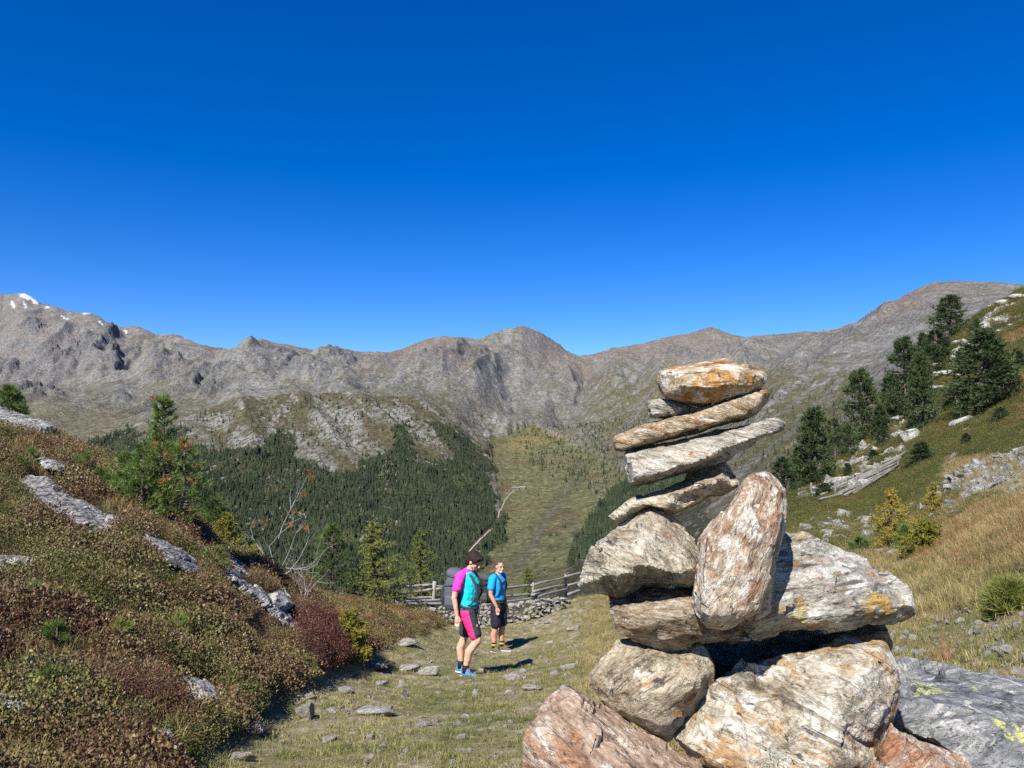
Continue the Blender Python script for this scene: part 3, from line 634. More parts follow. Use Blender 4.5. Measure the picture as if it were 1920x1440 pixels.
def traced_stone(name, label, cat, out, ridges, d, thick, mat, voxel=0.0065, rough=0.006, ledge=0.006, ledge_dir=(0.15, 0.1, 1.0), ledge_f=45, seed=0, back=0.72, rim=0.03, back_drop=(0, 0), group=None, grow=-1.0, facet=.12, follow=None, lim=.030):
    """solid rock: the outline sits at its own distance d, ridge lines stand out towards the camera or lie back, the rear is closed with real depth"""
    n = len(out)
    gx = sum(o[0] for o in out) / n; gy = sum(o[1] for o in out) / n; gr_ = grow
    out = [(o[0] + gr_ * (o[0] - gx) / max(1, math.hypot(o[0] - gx, o[1] - gy)), o[1] + gr_ * (o[1] - gy) / max(1, math.hypot(o[0] - gx, o[1] - gy))) + tuple(o[2:]) for o in out]
    pts = [(o[0], o[1], (o[2] if len(o) > 2 else 0.0)) for o in out]
    if follow is not None:
        pts = [(a_, b_, hit(a_, b_, 3, 16).y - follow - d + .5 * c_) for a_, b_, c_ in pts]
        ridges = [[(a_, b_, hit(a_, b_, 3, 16).y - follow - d + 1.0 * c_ - .04) for a_, b_, c_ in r] for r in ridges]
        rim = max(p_[2] for p_ in pts) + .02; thick = rim + thick
    edges = [(i, (i + 1) % n) for i in range(n)]
    for r in ridges:
        b = len(pts); pts += [tuple(p) for p in r]; edges += [(b + i, b + i + 1) for i in range(len(r) - 1)]
    vs, es, fs, ov, oe, of = delaunay_2d_cdt([Vector((p[0], p[1])) for p in pts], edges, [list(range(n))], 1, 1e-4)
    off = []
    for k, v in enumerate(vs):
        src = ov[k]
        if src: off.append(pts[src[0]][2])
        else:
            dd = [((v.x - p[0]) ** 2 + (v.y - p[1]) ** 2, p[2]) for p in pts]; dd.sort(); w = [1 / (e + 1) for e, _ in dd[:3]]
            off.append(sum(a * o for a, (_, o) in zip(w, dd[:3])) / sum(w))
    V = [at(v.x, v.y, d + o) for v, o in zip(vs, off)]
    F_ = [list(f) for f in fs]
    # boundary loop of the triangulation
    cnt = {}
    for f in F_:
        for i in range(len(f)):
            a, b = f[i], f[(i + 1) % len(f)]
            cnt[(a, b)] = cnt.get((a, b), 0) + 1
    bd = {a: b for (a, b) in cnt if (b, a) not in cnt}
    st = next(iter(bd)); loop = [st]
    while bd[loop[-1]] != st: loop.append(bd[loop[-1]])
    cx = sum(vs[k].x for k in loop) / len(loop); cyy = sum(vs[k].y for k in loop) / len(loop)
    prev = loop
    for (sc, dy) in ((1.0, rim), (0.5 + back * 0.5, thick * 0.7), (back, thick)):
        base = len(V); new = []
        for k in loop:
            x = cx + (vs[k].x - cx) * sc + back_drop[0] * dy / thick; y = cyy + (vs[k].y - cyy) * sc + back_drop[1] * dy / thick
            V.append(at(x, y, d + max(dy, (off[k] + 0.006) if sc == 1 else dy))); new.append(len(V) - 1)
        for i in range(len(loop)):
            j = (i + 1) % len(loop); F_.append([prev[j], prev[i], new[i], new[j]])
        prev = new
    c = len(V); cen = sum((V[k] for k in prev), Vector()) / len(prev); V.append(cen)
    for i in range(len(prev)): F_.append([prev[(i + 1) % len(prev)], prev[i], c])
    A = np.array([tuple(v) for v in V]); org = np.array([A[:, 0].mean(), A[:, 1].mean(), A[:, 2].min()])
    bm = bmesh.new()
    bv = [bm.verts.new(tuple(v)) for v in (A - org)]
    for f in F_:
        try: bm.faces.new([bv[k] for k in f])
        except ValueError: pass
    bmesh.ops.recalc_face_normals(bm, faces=bm.faces)
    me0 = bpy.data.meshes.new('t'); bm.to_mesh(me0); bm.free()
    me = remesh(me0, voxel, 0, 0.5); me.name = name
    P = verts_of(me).astype(np.float64); Nn = norms_of(me)
    k = 0.0065 / voxel
    ld = np.array(ledge_dir, float); ld /= np.linalg.norm(ld)
    q = P * k + seed * 3.31
    lay = (q @ ld) * ledge_f + 2.2 * fbm3(q * 9, 3, seed)
    lay2 = pn3(np.stack([lay, q[:, 0] * 5, q[:, 1] * 5], 1), seed + 5)
    fac = np.abs(fbm3(q * 14, 3, seed + 3))
    cell = fbm3(q * 5.5, 3, seed + 9)
    disp = 0.0016 + (rough * .5 * cell + .45 * ledge * np.clip(lay2 * 3.0, -1, 1)) / k
    P = P + Nn * disp[:, None]
    # fracture facets: each patch of surface is pulled onto a plane of its own, with small steps between patches
    rf = np.random.default_rng(seed * 7 + 3)
    for cell_m, lim, pull, jit in ((facet / k, .5 * lim / k, .9, .04), (facet * .3 / k, lim * .10 / k, .8, .15)):
        ns = int(max(10, min(420, len(P) * (voxel ** 2) / (cell_m ** 2))))
        idx = rf.choice(len(P), min(ns, len(P)), replace=False); C0 = P[idx]; CN = Nn[idx] + rf.normal(0, jit, (len(idx), 3)); CN /= np.linalg.norm(CN, axis=1)[:, None]
        near = np.empty(len(P), int); wob = cell_m * .22 * np.stack([pn3(q * 30, seed + 21), pn3(q * 30, seed + 22), pn3(q * 30, seed + 23)], 1)
        Q = P + wob - 0.0
        for i in range(0, len(P), 6000):
            dd = ((Q[i:i + 6000, None] - C0[None]) ** 2).sum(-1) + .9 * cell_m ** 2 * (1 - Nn[i:i + 6000] @ Nn[idx].T)
            near[i:i + 6000] = dd.argmin(1)
        dist = ((P - C0[near]) * CN[near]).sum(1)
        P = P - CN[near] * (np.clip(dist, -lim, lim) * pull)[:, None]
    P = P + Nn * (rough * 0.22 * fbm3(q * 46, 3, seed + 11) / k)[:, None]
    set_verts(me, P)
    me.polygons.foreach_set('use_smooth', np.ones(len(me.polygons), bool))
    me.set_sharp_from_angle(angle=math.radians(24))
    me.materials.clear()
    o = link(name, me, mat, None, tuple(org)); tag(o, label, cat, group)
    return o
def c1(*p): return [(960 + q[0] / 3.5556, 640 + q[1] / 3.5556) + tuple(q[2:]) for q in p]
def c2(*p): return [(960 + q[0] / 2.4, 1000 + q[1] / 2.4) + tuple(q[2:]) for q in p]
def c4(*p): return [(1640 + q[0] / 4.964, 1150 + q[1] / 4.964) + tuple(q[2:]) for q in p]

CG = 'stones of the cairn'
def cairn():
    S = traced_stone
    S('cairn_stone', 'chunky ochre and white stone crowning the cairn', 'stone',
      c1((980,210),(1030,182),(1150,165),(1300,140),(1420,133),(1520,148),(1600,172),(1690,203),(1706,235),(1670,290),(1622,322),(1600,335,.01),(1480,368,.02),(1350,402,.03),(1290,417,.03),(1210,414,.03),(1130,397,.02),(1040,372,.01),(1000,330),(972,265)),
      [c1((992,222,-.055),(1060,197,-.085),(1200,192,-.10),(1350,192,-.10),(1550,210,-.085),(1645,245,-.04)), c1((1020,330,-.05),(1110,375,-.06),(1250,398,-.06),(1400,372,-.07),(1560,330,-.05)), c1((1150,290,-.115),(1300,300,-.12),(1450,280,-.105),(1600,262,-.06))],
      2.22, 0.20, M_['top'], seed=1, facet=.07, lim=.014, rough=.007, ledge=.004, group=CG)
    S('cairn_stone', 'small flaky dark stone wedged under the left end of the crowning stone', 'stone',
      c1((905,408),(950,395),(1000,388),(1080,398),(1200,415),(1300,430),(1290,455),(1180,478),(1080,495),(1000,505),(935,512),(915,470)),
      [c1((930,430,-.05),(1000,415,-.05),(1150,435,-.03)), c1((945,490,-.05),(1010,485,-.05),(1100,475,-.03))], 2.24, 0.12, M_['grey'], seed=2, facet=.065, lim=.009, ledge=.008, ledge_f=70, group=CG)
    S('cairn_stone', 'long tan slab tilted up to the right, second from the top of the cairn', 'stone',
      c1((675,672),(690,640),(780,600),(900,556),(1050,512),(1200,467),(1400,397),(1560,352),(1690,328),(1712,345),(1702,400,.01),(1650,462,.02),(1560,512,.03),(1400,560,.04),(1200,612,.05),(1050,655,.05),(900,695,.04),(790,722,.02),(720,732,.01),(685,712)),
      [c1((700,652,-.035),(800,612,-.055),(950,562,-.065),(1100,525,-.07),(1300,462,-.07),(1500,400,-.065),(1680,345,-.03)), c1((705,712,-.03),(790,692,-.055),(950,645,-.06),(1150,592,-.07),(1350,540,-.075),(1520,490,-.065),(1660,425,-.03))],
      2.2, 0.22, M_['tan'], seed=3, facet=.065, lim=.009, ledge=.004, rough=.005, ledge_dir=(-.3, .1, 1), group=CG)
    S('cairn_stone', 'grey slab in the shadow of the tan slab, pale tip sticking out right', 'stone',
      c1((752,750),(850,722,.06),(1000,690,.06),(1180,650,.06),(1400,592,.06),(1640,545,.03),(1760,518),(1815,550),(1792,590),(1640,652,.02),(1600,702,.04),(1480,742,.04),(1450,792,.05),(1300,835,.05),(1120,885,.05),(930,938,.03),(790,965,.01),(770,880)),
      [c1((775,782,-.07),(900,745,-.06),(1050,705,-.05),(1200,668,-.04),(1450,612,-.04),(1650,570,-.03),(1770,545,-.02)), c1((800,945,-.085),(830,905,-.10),(930,890,-.11),(1120,828,-.11),(1300,770,-.10),(1400,720,-.09),(1630,640,-.05),(1780,580,-.02))],
      2.18, 0.26, M_['grey'], seed=4, facet=.065, lim=.009, ledge=.006, ledge_dir=(-.25, .1, 1), group=CG)
    S('cairn_stone', 'buff wedge-ended slab below the grey slab, pointing left', 'stone',
      c1((650,1170),(720,1112),(800,1052,.05),(960,1002,.08),(1120,942,.09),(1250,892,.09),(1350,836,.08),(1400,868),(1460,938),(1500,930),(1503,952),(1430,1002,.02),(1300,1042,.04),(1240,1085,.05),(1100,1152,.06),(1060,1168,.06),(1000,1128,.05),(900,1128,.04),(760,1207,.02),(700,1212,.01)),
      [c1((680,1165,-.03),(760,1100,-.05),(850,1060,-.06),(960,1030,-.06),(1100,1010,-.09),(1250,960,-.09),(1380,920,-.07),(1450,950,-.03)), c1((760,1170,-.03),(900,1090,-.06),(1010,1110,-.07),(1110,1125,-.06),(1300,1020,-.05))],
      2.17, 0.24, M_['buff'], seed=5, facet=.065, lim=.009, ledge=.007, ledge_dir=(-.35, .1, 1), group=CG)
    S('cairn_stone', 'dark block hidden between the grey and the buff slab at their right end', 'stone',
      c1((1180,840),(1300,815),(1420,800),(1445,830),(1492,915),(1470,945),(1400,905),(1300,925),(1150,950)), [c1((1250,870,-.02),(1400,850,-.03))], 2.25, 0.16, M_['brown'], seed=6, facet=.065, lim=.009, group=CG)
    S('cairn_stone', 'pale blocky stone with shadowed belly on the left of the upright stone', 'stone',
      [(1087,1100),(1093,1073),(1101,1045),(1117,1023),(1143,1004),(1165,984,.02),(1185,967,.03),(1205,956,.04),(1216,953,.04),(1236,957,.04),(1258,968,.03),(1272,985,.02),(1285,1005,.01),(1300,1022),(1318,1048),(1325,1082),(1303,1094,.02),(1260,1099,.04),(1210,1099,.04),(1168,1120,.01),(1139,1114),(1097,1104)],
      [c2((318,225,-.03),(400,185,-.09),(520,145,-.12),(640,150,-.13),(740,175,-.10),(840,180,-.04)), [(1205,975,-.06),(1207,1012,-.11),(1240,1038,-.10),(1262,1055,-.09)], [(1130,1030,-.07),(1170,1020,-.10)], [(1240,985,-.06),(1275,1020,-.05)], c2((470,262,-.02),(560,215,-.03),(700,215,-.04),(800,210,-.02))],
      2.15, 0.30, M_['block'], seed=7, rough=.006, ledge=.004, ledge_dir=(-.5, .2, .8), group=CG)
    S('cairn_stone', 'tall upright stone leaning against the cairn, rust streaked with white base', 'stone',
      [(1402,895,.02),(1442,887,.03),(1460,905,.03),(1470,935,.02),(1469,972),(1462,1005),(1457,1040),(1453,1065),(1449,1100),(1442,1136),(1425,1153),(1396,1165),(1350,1170),(1322,1166),(1308,1140),(1305,1085),(1314,1030),(1306,1014,.02),(1334,981,.03),(1365,953,.04),(1384,922,.03)],
      [[(1398,915,-.07),(1372,958,-.10),(1336,1002,-.12),(1324,1060,-.13),(1320,1120,-.13),(1330,1156,-.12)], [(1452,915,-.07),(1458,975,-.10),(1448,1040,-.11),(1439,1095,-.12),(1422,1142,-.12)], [(1420,1000,-.13),(1385,1080,-.14),(1375,1158,-.12)]],
      2.07, 0.20, M_['pillar'], seed=8, rough=.006, ledge=.003, ledge_dir=(.9, .2, .45), ledge_f=60, group=CG)
    S('cairn_stone', 'broad lichen-spotted slab jutting out to the right of the upright stone', 'stone',
      [(1400,1040,.05),(1456,1000,.10),(1514,1003,.14),(1543,1016,.15),(1585,1036,.15),(1635,1061,.14),(1668,1078,.10),(1689,1099,.06),(1714,1124,.02),(1717,1144),(1685,1160,.02),(1627,1171,.05),(1564,1183,.06),(1502,1182,.06),(1452,1186,.05),(1405,1197,.04),(1380,1120)],
      [[(1420,1165,-.03),(1500,1158,-.05),(1570,1156,-.05),(1640,1146,-.04),(1700,1136,-.01)], [(1440,1110,-.03),(1540,1105,-.02),(1640,1110,0)], [(1440,1050,.03),(1530,1050,.05),(1600,1075,.05)]],
      2.14, 0.34, M_['lichened'], seed=9, rough=.006, ledge=.009, ledge_dir=(.1, .3, 1), ledge_f=50, group=CG)
    S('cairn_stone', 'brown rounded stone under the pale block, left of the upright foot', 'stone',
      c2((430,276,.05),(520,262,.10),(650,232,.12),(760,228,.12),(850,222,.10),(960,330,.04),(1085,395,.04),(1090,440,.03),(1075,468),(980,476),(880,482),(800,508),(720,520),(620,508),(540,472),(480,432),(463,382),(445,330)),
      [c2((520,330,-.05),(640,310,-.06),(760,320,-.07),(850,330,-.06)), c2((560,440,-.06),(680,480,-.07),(800,460,-.08),(950,440,-.05)), c2((500,390,-.04),(620,400,-.09),(760,400,-.10),(900,400,-.07))],
      2.16, 0.32, M_['brown'], seed=10, ledge=.006, ledge_dir=(-.2, .4, 1), group=CG)
    S('cairn_stone', 'rounded sandy stone below the brown one, resting on the pink slab', 'stone',
      c2((480,500,.07),(560,482,.10),(700,500,.10),(850,500,.08),(906,615),(900,662),(860,742),(800,812),(745,892),(722,917),(650,907),(540,842),(450,782),(400,742),(373,690),(368,640,.01),(400,590,.03),(450,540,.05)),
      [c2((450,600,-.02),(540,560,-.03),(680,590,-.05),(820,610,-.06),(880,640,-.03)), c2((430,700,-.04),(560,690,-.09),(700,720,-.12),(800,700,-.10)), c2((560,800,-.07),(660,840,-.08),(740,820,-.08)), c2((680,660,-.10),(700,760,-.105))],
      2.13, 0.32, M_['round'], seed=11, rough=.006, ledge=.003, group=CG)
    S('cairn_stone', 'large milky quartz boulder with ochre stains at the bottom of the cairn', 'stone',
      c2((1000,632),(1052,563),(1100,592,.02),(1200,552,.10),(1350,527,.13),(1480,488,.13),(1600,470,.12),(1690,498,.08),(1725,560,.04),(1737,640,.02),(1742,740),(1722,830),(1690,890),(1660,980),(1640,1080),(1600,1180),(1250,1200),(1000,1150),(880,1060),(770,952),(728,910),(800,830),(870,740),(925,660)),
      [c2((960,690,-.03),(1050,610,-.02),(1085,740,-.04)), c2((1100,735,-.04),(1250,650,-.02),(1400,580,.0),(1520,520,.03),(1640,520,.02)), c2((860,850,-.06),(980,850,-.09),(1110,960,-.10),(1190,1010,-.11)), c2((1000,800,-.05),(1200,760,-.09),(1400,700,-.10),(1600,640,-.08),(1690,620,-.02)), c2((790,950,-.09),(930,1020,-.12),(1100,1080,-.14),(1400,1100,-.14),(1580,1040,-.10)), c2((1250,900,-.13),(1450,860,-.135),(1640,820,-.08))],
      2.12, 0.40, M_['quartz'], seed=12, rough=.008, ledge=.004, ledge_dir=(-.5, .3, .8), voxel=.0075, group=CG)
    S('cairn_stone', 'shadowed stone filling the dark gap beneath the broad slab', 'stone',
      c2((830,470,.02),(1000,440,.03),(1300,420,.04),(1550,420,.04),(1680,405,.03),(1692,470,.02),(1690,540,.04),(1500,640),(1200,700),(950,720),(860,640)), [c2((1560,470,-.02),(1660,450,-.03)), c2((1000,560,.04),(1300,520,.05))], 2.36, 0.22, M_['brown'], seed=13, group=CG)
    S('cairn_stone', 'big pinkish slab leaning at the lower left foot of the cairn', 'stone',
      c2((62,905),(130,840),(188,730,.03),(258,693,.05),(340,728,.06),(430,790,.07),(520,850,.08),(640,922,.08),(740,988,.06),(820,1022,.04),(850,1060,.02),(870,1150),(860,1250),(120,1250),(60,1120)),
      [c2((110,930,-.05),(210,800,-.03),(280,750,-.01)), c2((180,1100,-.10),(300,950,-.08),(420,880,-.04),(560,950,-.05),(700,1020,-.05),(800,1060,-.04)), c2((330,1150,-.12),(500,1080,-.10),(700,1140,-.10))],
      2.02, 0.38, M_['pink'], seed=14, rough=.007, ledge=.005, ledge_dir=(.6, .2, .8), voxel=.0075, group=CG)
    S('cairn_stone', 'rust red rock at the lower right foot of the cairn', 'stone',
      [(1600,1500),(1640,1440),(1655,1400),(1672,1357,.05),(1690,1364,.07),(1716,1385,.07),(1737,1393,.07),(1761,1403,.07),(1793,1413,.06),(1812,1434,.03),(1830,1480),(1820,1540),(1640,1560)],
      [[(1660,1420,-.05),(1690,1395,-.02),(1740,1420,-.03),(1790,1440,-.03)], [(1660,1480,-.09),(1720,1470,-.09),(1790,1490,-.06)]], 1.98, 0.36, M_['rustred'], seed=15, rough=.007, ledge=.006, group=CG)
    S('flat_boulder', 'dark flat boulder crusted with yellow-green lichen beside the cairn', 'boulder',
      [(1660,1258,.30),(1690,1236,.62),(1745,1240,.66),(1781,1249,.66),(1811,1255,.64),(1850,1261,.60),(1872,1275,.55),(1920,1279,.55),(2050,1300,.45),(2150,1380,.1),(2150,1500,-.15),(1960,1560,-.3),(1830,1480,-.2),(1800,1415,-.1),(1740,1385,-.02),(1690,1360,.05),(1665,1300,.2)],
      [[(1690,1335,.06),(1740,1325,.05),(1790,1325,.05),(1850,1345,0),(1960,1390,-.05),(2080,1430,-.1)], [(1720,1280,.40),(1800,1295,.35),(1900,1320,.25),(2020,1350,.2)], [(1720,1360,.05),(1760,1395,-.05),(1830,1440,-.14),(1920,1500,-.2)], [(1750,1350,-.01),(1850,1390,-.06),(1930,1440,-.12)]],
      2.75, 1.0, M_['slab'], seed=16, voxel=.011, rough=.006, ledge=.005, ledge_dir=(.25, .5, 1), ledge_f=24, back=.85)
cairn()

# ---- weathered rocks on the heather bank (outlines at their own distance on the slope)
BANK_POLYS = []
def bank_rock(label, out, ridge, d, thick=0.5, mat='weather', name='rock_outcrop', cat='rock', seed=20, rough=.006, ledge=.010):
    cx = sum(o[0] for o in out) / len(out); cy_ = sum(o[1] for o in out) / len(out)
    fol = .20
    if min(o[1] for o in out) > 830: d = hit(cx, cy_, 3, 16).y - fol
    else: fol = None
    BANK_POLYS.append([(o[0], o[1]) for o in out] if fol is not None else [(o[0], o[1] - 14) for o in out])
    return traced_stone(name, label, cat, out, ridge, d, thick, M_[mat], voxel=max(.010, .0030 * d), rough=rough, ledge=ledge, seed=seed, rim=.05, ledge_dir=(.6, .2, .8), ledge_f=40, follow=fol, grow=3.0)
bank_rock('weathered grey rock rib in the upper part of the heather bank', [(42,902,.1),(60,898,.15),(95,903,.2),(130,925,.2),(160,942,.2),(190,968,.1),(208,985),(195,1000),(165,992,-.05),(120,975,-.05),(80,950,-.05),(50,925)], [[(60,912,-.02),(100,928,-.05),(150,965,-.06),(185,985,-.04)]], 9.0, .6, seed=21)
bank_rock('narrow pale rock strip just below the upper rock rib', [(195,970,.05),(215,975,.1),(232,990,.05),(225,1003),(205,995)], [[(205,982,-.03),(222,993,-.03)]], 9.0, .3, seed=22)
bank_rock('long dark-streaked rock rib in the middle of the heather bank', [(248,985,.12),(262,984,.2),(290,1005,.25),(330,1030,.25),(360,1048,.2),(380,1062,.1),(372,1074),(345,1072,-.05),(315,1060,-.08),(290,1035,-.08),(262,1005,-.03)], [[(262,994,-.02),(300,1022,-.07),(340,1052,-.08),(368,1064,-.03)]], 9.1, .6, seed=23)
bank_rock('blunt pale end of the lower rock rib near the dead branches', [(402,1065,.1),(412,1047,.2),(430,1045,.25),(450,1058,.25),(470,1080,.2),(490,1105,.15),(508,1128,.1),(505,1140),(480,1128,-.06),(450,1105,-.1),(425,1085,-.08)], [[(415,1062,-.06),(440,1075,-.12),(470,1105,-.12),(495,1128,-.06)]], 9.4, .6, seed=24, )
bank_rock('thin tail of the lower rock rib pointing at the path', [(500,1130,.1),(515,1128,.15),(535,1150,.15),(560,1172,.1),(570,1183),(555,1185,-.04),(530,1170,-.06),(510,1150,-.04)], [[(512,1140,-.05),(535,1162,-.08),(558,1178,-.03)]], 9.3, .4, seed=25)
bank_rock('small dark rounded rock right of the lower rock rib', [(507,1128),(515,1112,.05),(530,1108,.08),(542,1122,.05),(546,1138),(530,1142),(512,1140)], [[(518,1124,-.08),(532,1120,-.09),(538,1134,-.05)]], 9.9, .3, 'field', 'rock', 'rock', 26, ledge=.004)
bank_rock('flat grey overhanging slab on the skyline at the left edge', [(-60,742,.2),(0,759,.25),(15,774,.3),(60,784,.3),(97,797,.15),(90,810,.05),(60,810,-.02),(20,800,-.05),(-40,792,-.1)], [[(-30,775,-.15),(20,790,-.15),(70,802,-.08)]], 10.6, .9, seed=27)
bank_rock('low pale slab at the left edge among the heather', [(-40,1046,.15),(5,1044,.2),(50,1046,.2),(88,1050,.1),(84,1060),(50,1064,-.03),(10,1066,-.04),(-40,1068,-.05)], [[(-20,1056,-.02),(30,1056,-.03),(70,1057,-.02)]], 7.3, .4, seed=28)
bank_rock('light grey angular rock in the lower heather', [(311,1280,.08),(330,1276,.12),(380,1277,.14),(395,1285,.1),(405,1300,.05),(412,1320),(400,1326,-.03),(380,1318,-.05),(350,1305,-.05),(325,1290,-.02)], [[(330,1284,0),(375,1290,-.03),(398,1312,-.04)]], 5.6, .3, 'field', 'rock', 'rock', 29, ledge=.004)
bank_rock('half buried grey rock with white edge low on the bank', [(252,1395,.05),(270,1382,.1),(300,1373,.12),(320,1370,.1),(322,1385),(305,1395,-.03),(280,1402,-.04),(258,1402,-.02)], [[(270,1392,-.02),(305,1384,-.03)]], 4.75, .25, 'field', 'rock', 'rock', 30, ledge=.004)
bank_rock('pale rock at the left frame edge above the bottom corner', [(-40,1315,.08),(0,1310,.1),(20,1312,.1),(45,1320,.05),(55,1335),(30,1335,-.02),(0,1332,-.02),(-40,1330)], [[(0,1322,-.02),(35,1328,-.02)]], 4.9, .25, 'field', 'rock', 'rock', 31)
bank_rock('pale slab high on the bank under the skyline grass', [(70,858,.1),(85,855,.15),(110,868,.12),(124,876,.05),(110,880),(85,872,-.03)], [[(85,864,-.02),(110,874,-.02)]], 10.4, .3, seed=32)

# ================================================================== VEGETATION KIT
def needles(P, D, n, length, width, spread, rng, up=0.0, lenvar=0.35):
    """bunches of thin triangles: P,D (m,3) bunch origins and directions"""
    m = len(P); P = np.repeat(P, n, 0); D = np.repeat(D, n, 0)
    r = rng.normal(size=(m * n, 3)); d = D + spread * r; d[:, 2] += up
    d /= np.linalg.norm(d, axis=1)[:, None] + 1e-9
    L = length * (1 + lenvar * rng.uniform(-1, 1, (m * n, 1)))
    s = np.cross(d, rng.normal(size=(m * n, 3))); s /= np.linalg.norm(s, axis=1)[:, None] + 1e-9
    V = np.stack([P - s * width, P + s * width, P + d * L], 1).reshape(-1, 3)
    return V
def tri_mesh(name, V, smooth=False):
    V = np.asarray(V); return np_mesh(name, V, np.arange(len(V)).reshape(-1, 3), smooth)
def tube(P, R, sides=7, rng=None, jit=0.0, cap=True):
    """tapered tube along points P with radii R -> V, faces"""
    P = np.asarray(P, float); V = []; Fc = []; a = None
    for i, p in enumerate(P):
        t = P[min(i + 1, len(P) - 1)] - P[max(i - 1, 0)]; t = t / (np.linalg.norm(t) + 1e-9)
        if a is None: a = np.cross(t, [0, 0, 1.0]) if abs(t[2]) < 0.9 else np.cross(t, [1.0, 0, 0])
        a = a - t * a.dot(t); a = a / (np.linalg.norm(a) + 1e-9); b = np.cross(t, a)
        for k in range(sides):
            an = 2 * math.pi * k / sides; r = R[i] * (1 + (rng.uniform(-jit, jit) if rng is not None and jit else 0))
            V.append(p + r * (math.cos(an) * a + math.sin(an) * b))
    n = len(P)
    for i in range(n - 1):
        for k in range(sides):
            Fc.append([i * sides + k, i * sides + (k + 1) % sides, (i + 1) * sides + (k + 1) % sides, (i + 1) * sides + k])
    if cap: Fc.append(list(range(sides))[::-1]); Fc.append([(n - 1) * sides + k for k in range(sides)])
    return V, Fc
class MB:
    def __init__(self): self.V = []; self.F = []
    def add(self, VF):
        b = len(self.V); V, Fc = VF; self.V += [tuple(v) for v in V]; self.F += [[k + b for k in f] for f in Fc]; return self
    def mesh(self, name, smooth=True): return np_mesh(name, np.array(self.V), self.F, smooth)

def leaf_mat(name, stops, patch=0.5, rough=0.75, trans=0.25, seed=0.0, leafvar=0.5, tint=(.9, 1.0, .5)):
    """foliage colour varies by patch, by plant and by leaf"""
    m = NT(name, rough, 0.25); p = m.mapping(m.pos(), loc=(seed, seed * 2, 0))
    a = m.noise(p, patch, 4, 0.6); b = m.noise(p, 31.0, 2, 0.6); r = m.rnd()
    v = m.math('ADD', m.math('MULTIPLY', a, 0.75), m.math('ADD', m.math('MULTIPLY', r, 0.22), m.math('MULTIPLY', b, 0.28 * leafvar)))
    v = m.math('SUBTRACT', v, 0.11 + 0.14 * leafvar - 0.125)
    c = m.ramp(v, stops)
    c = m.mix(1.0, c, m.ramp(b, [(0.3, (.6, .6, .6)), (0.7, (1.45, 1.42, 1.35))]), 'MULTIPLY')
    m.done(c)
    if trans:
        tr = m.n('BsdfTranslucent', {'Color': c}); mx = m.n('MixShader', {0: trans, 1: m.b.outputs[0], 2: tr.outputs[0]})
        m.t.links.new(mx.outputs[0], m.o.inputs[0])
    return m.m
M_['pine'] = leaf_mat('arolla_needles', [(.2, (.062, .105, .026)), (.5, (.120, .180, .046)), (.8, (.20, .255, .070))], 0.9, .45)
M_['pine_far'] = leaf_mat('dark_pine_needles', [(.2, (.036, .062, .024)), (.5, (.066, .100, .038)), (.8, (.105, .140, .052))], 0.6, .6)
M_['larch'] = leaf_mat('larch_needles', [(.2, (.110, .145, .034)), (.5, (.195, .225, .055)), (.8, (.30, .31, .085))], 0.7)
M_['larch_yellow'] = leaf_mat('autumn_larch_needles', [(.2, (.22, .19, .034)), (.5, (.36, .285, .048)), (.8, (.48, .355, .06))], 0.9)
M_['larch_lime'] = leaf_mat('young_larch_needles', [(.2, (.12, .13, .022)), (.5, (.21, .205, .035)), (.8, (.31, .28, .05))], 0.9)
M_['rust_needles'] = leaf_mat('dead_rust_needles', [(.2, (.26, .085, .03)), (.5, (.40, .15, .055)), (.8, (.50, .24, .10))], 2)
M_['cone'] = leaf_mat('pale_pine_cone', [(.2, (.40, .32, .24)), (.5, (.52, .42, .32)), (.8, (.62, .54, .42))], 2, trans=0)
M_['heath'] = leaf_mat('heath_leaves', [(.29, (.062, .027, .019)), (.41, (.110, .055, .033)), (.49, (.165, .108, .060)), (.56, (.185, .145, .066)), (.64, (.120, .125, .040)), (.78, (.24, .21, .075))], 0.75, 0.45, 0.12, 3.0, 1.0)
M_['maroon'] = leaf_mat('maroon_shrub_leaves', [(.25, (.060, .026, .022)), (.5, (.105, .042, .032)), (.75, (.16, .085, .055))], 1.2, 0.5, 0.15)
M_['bilberry'] = leaf_mat('green_mat_leaves', [(.28, (.050, .062, .018)), (.45, (.085, .098, .026)), (.6, (.125, .122, .034)), (.74, (.15, .085, .036))], 0.25, 0.5, 0.2, 5.0, 0.8)
M_['turf'] = leaf_mat('short_turf_blades', [(.28, (.095, .120, .034)), (.44, (.165, .175, .056)), (.57, (.27, .25, .10)), (.72, (.42, .36, .20))], 0.9, 0.7, 0.3)
M_['straw'] = leaf_mat('straw_grass_blades', [(.26, (.13, .13, .045)), (.40, (.215, .185, .075)), (.54, (.35, .28, .125)), (.72, (.48, .40, .22))], 0.9, 0.7, 0.3, 9.0)
M_['russet'] = leaf_mat('russet_grass_blades', [(.28, (.20, .115, .055)), (.46, (.30, .18, .085)), (.62, (.40, .27, .135)), (.76, (.46, .36, .20))], 0.5, 0.7, 0.3, 14.0)
def bark(name, a, b):
    m = NT(name, 0.9, 0.15); o = m.pos(); n = m.noise(m.mapping(o, (30, 30, 6)), 1, 5, 0.7)
    return m.done(m.ramp(n, [(.3, a), (.7, b)]), m.bump(n, 0.8, 0.02))
M_['bark'] = bark('pine_bark', (.06, .045, .035), (.17, .14, .115)); M_['dead'] = bark('bleached_dead_wood', (.15, .135, .12), (.42, .40, .37))

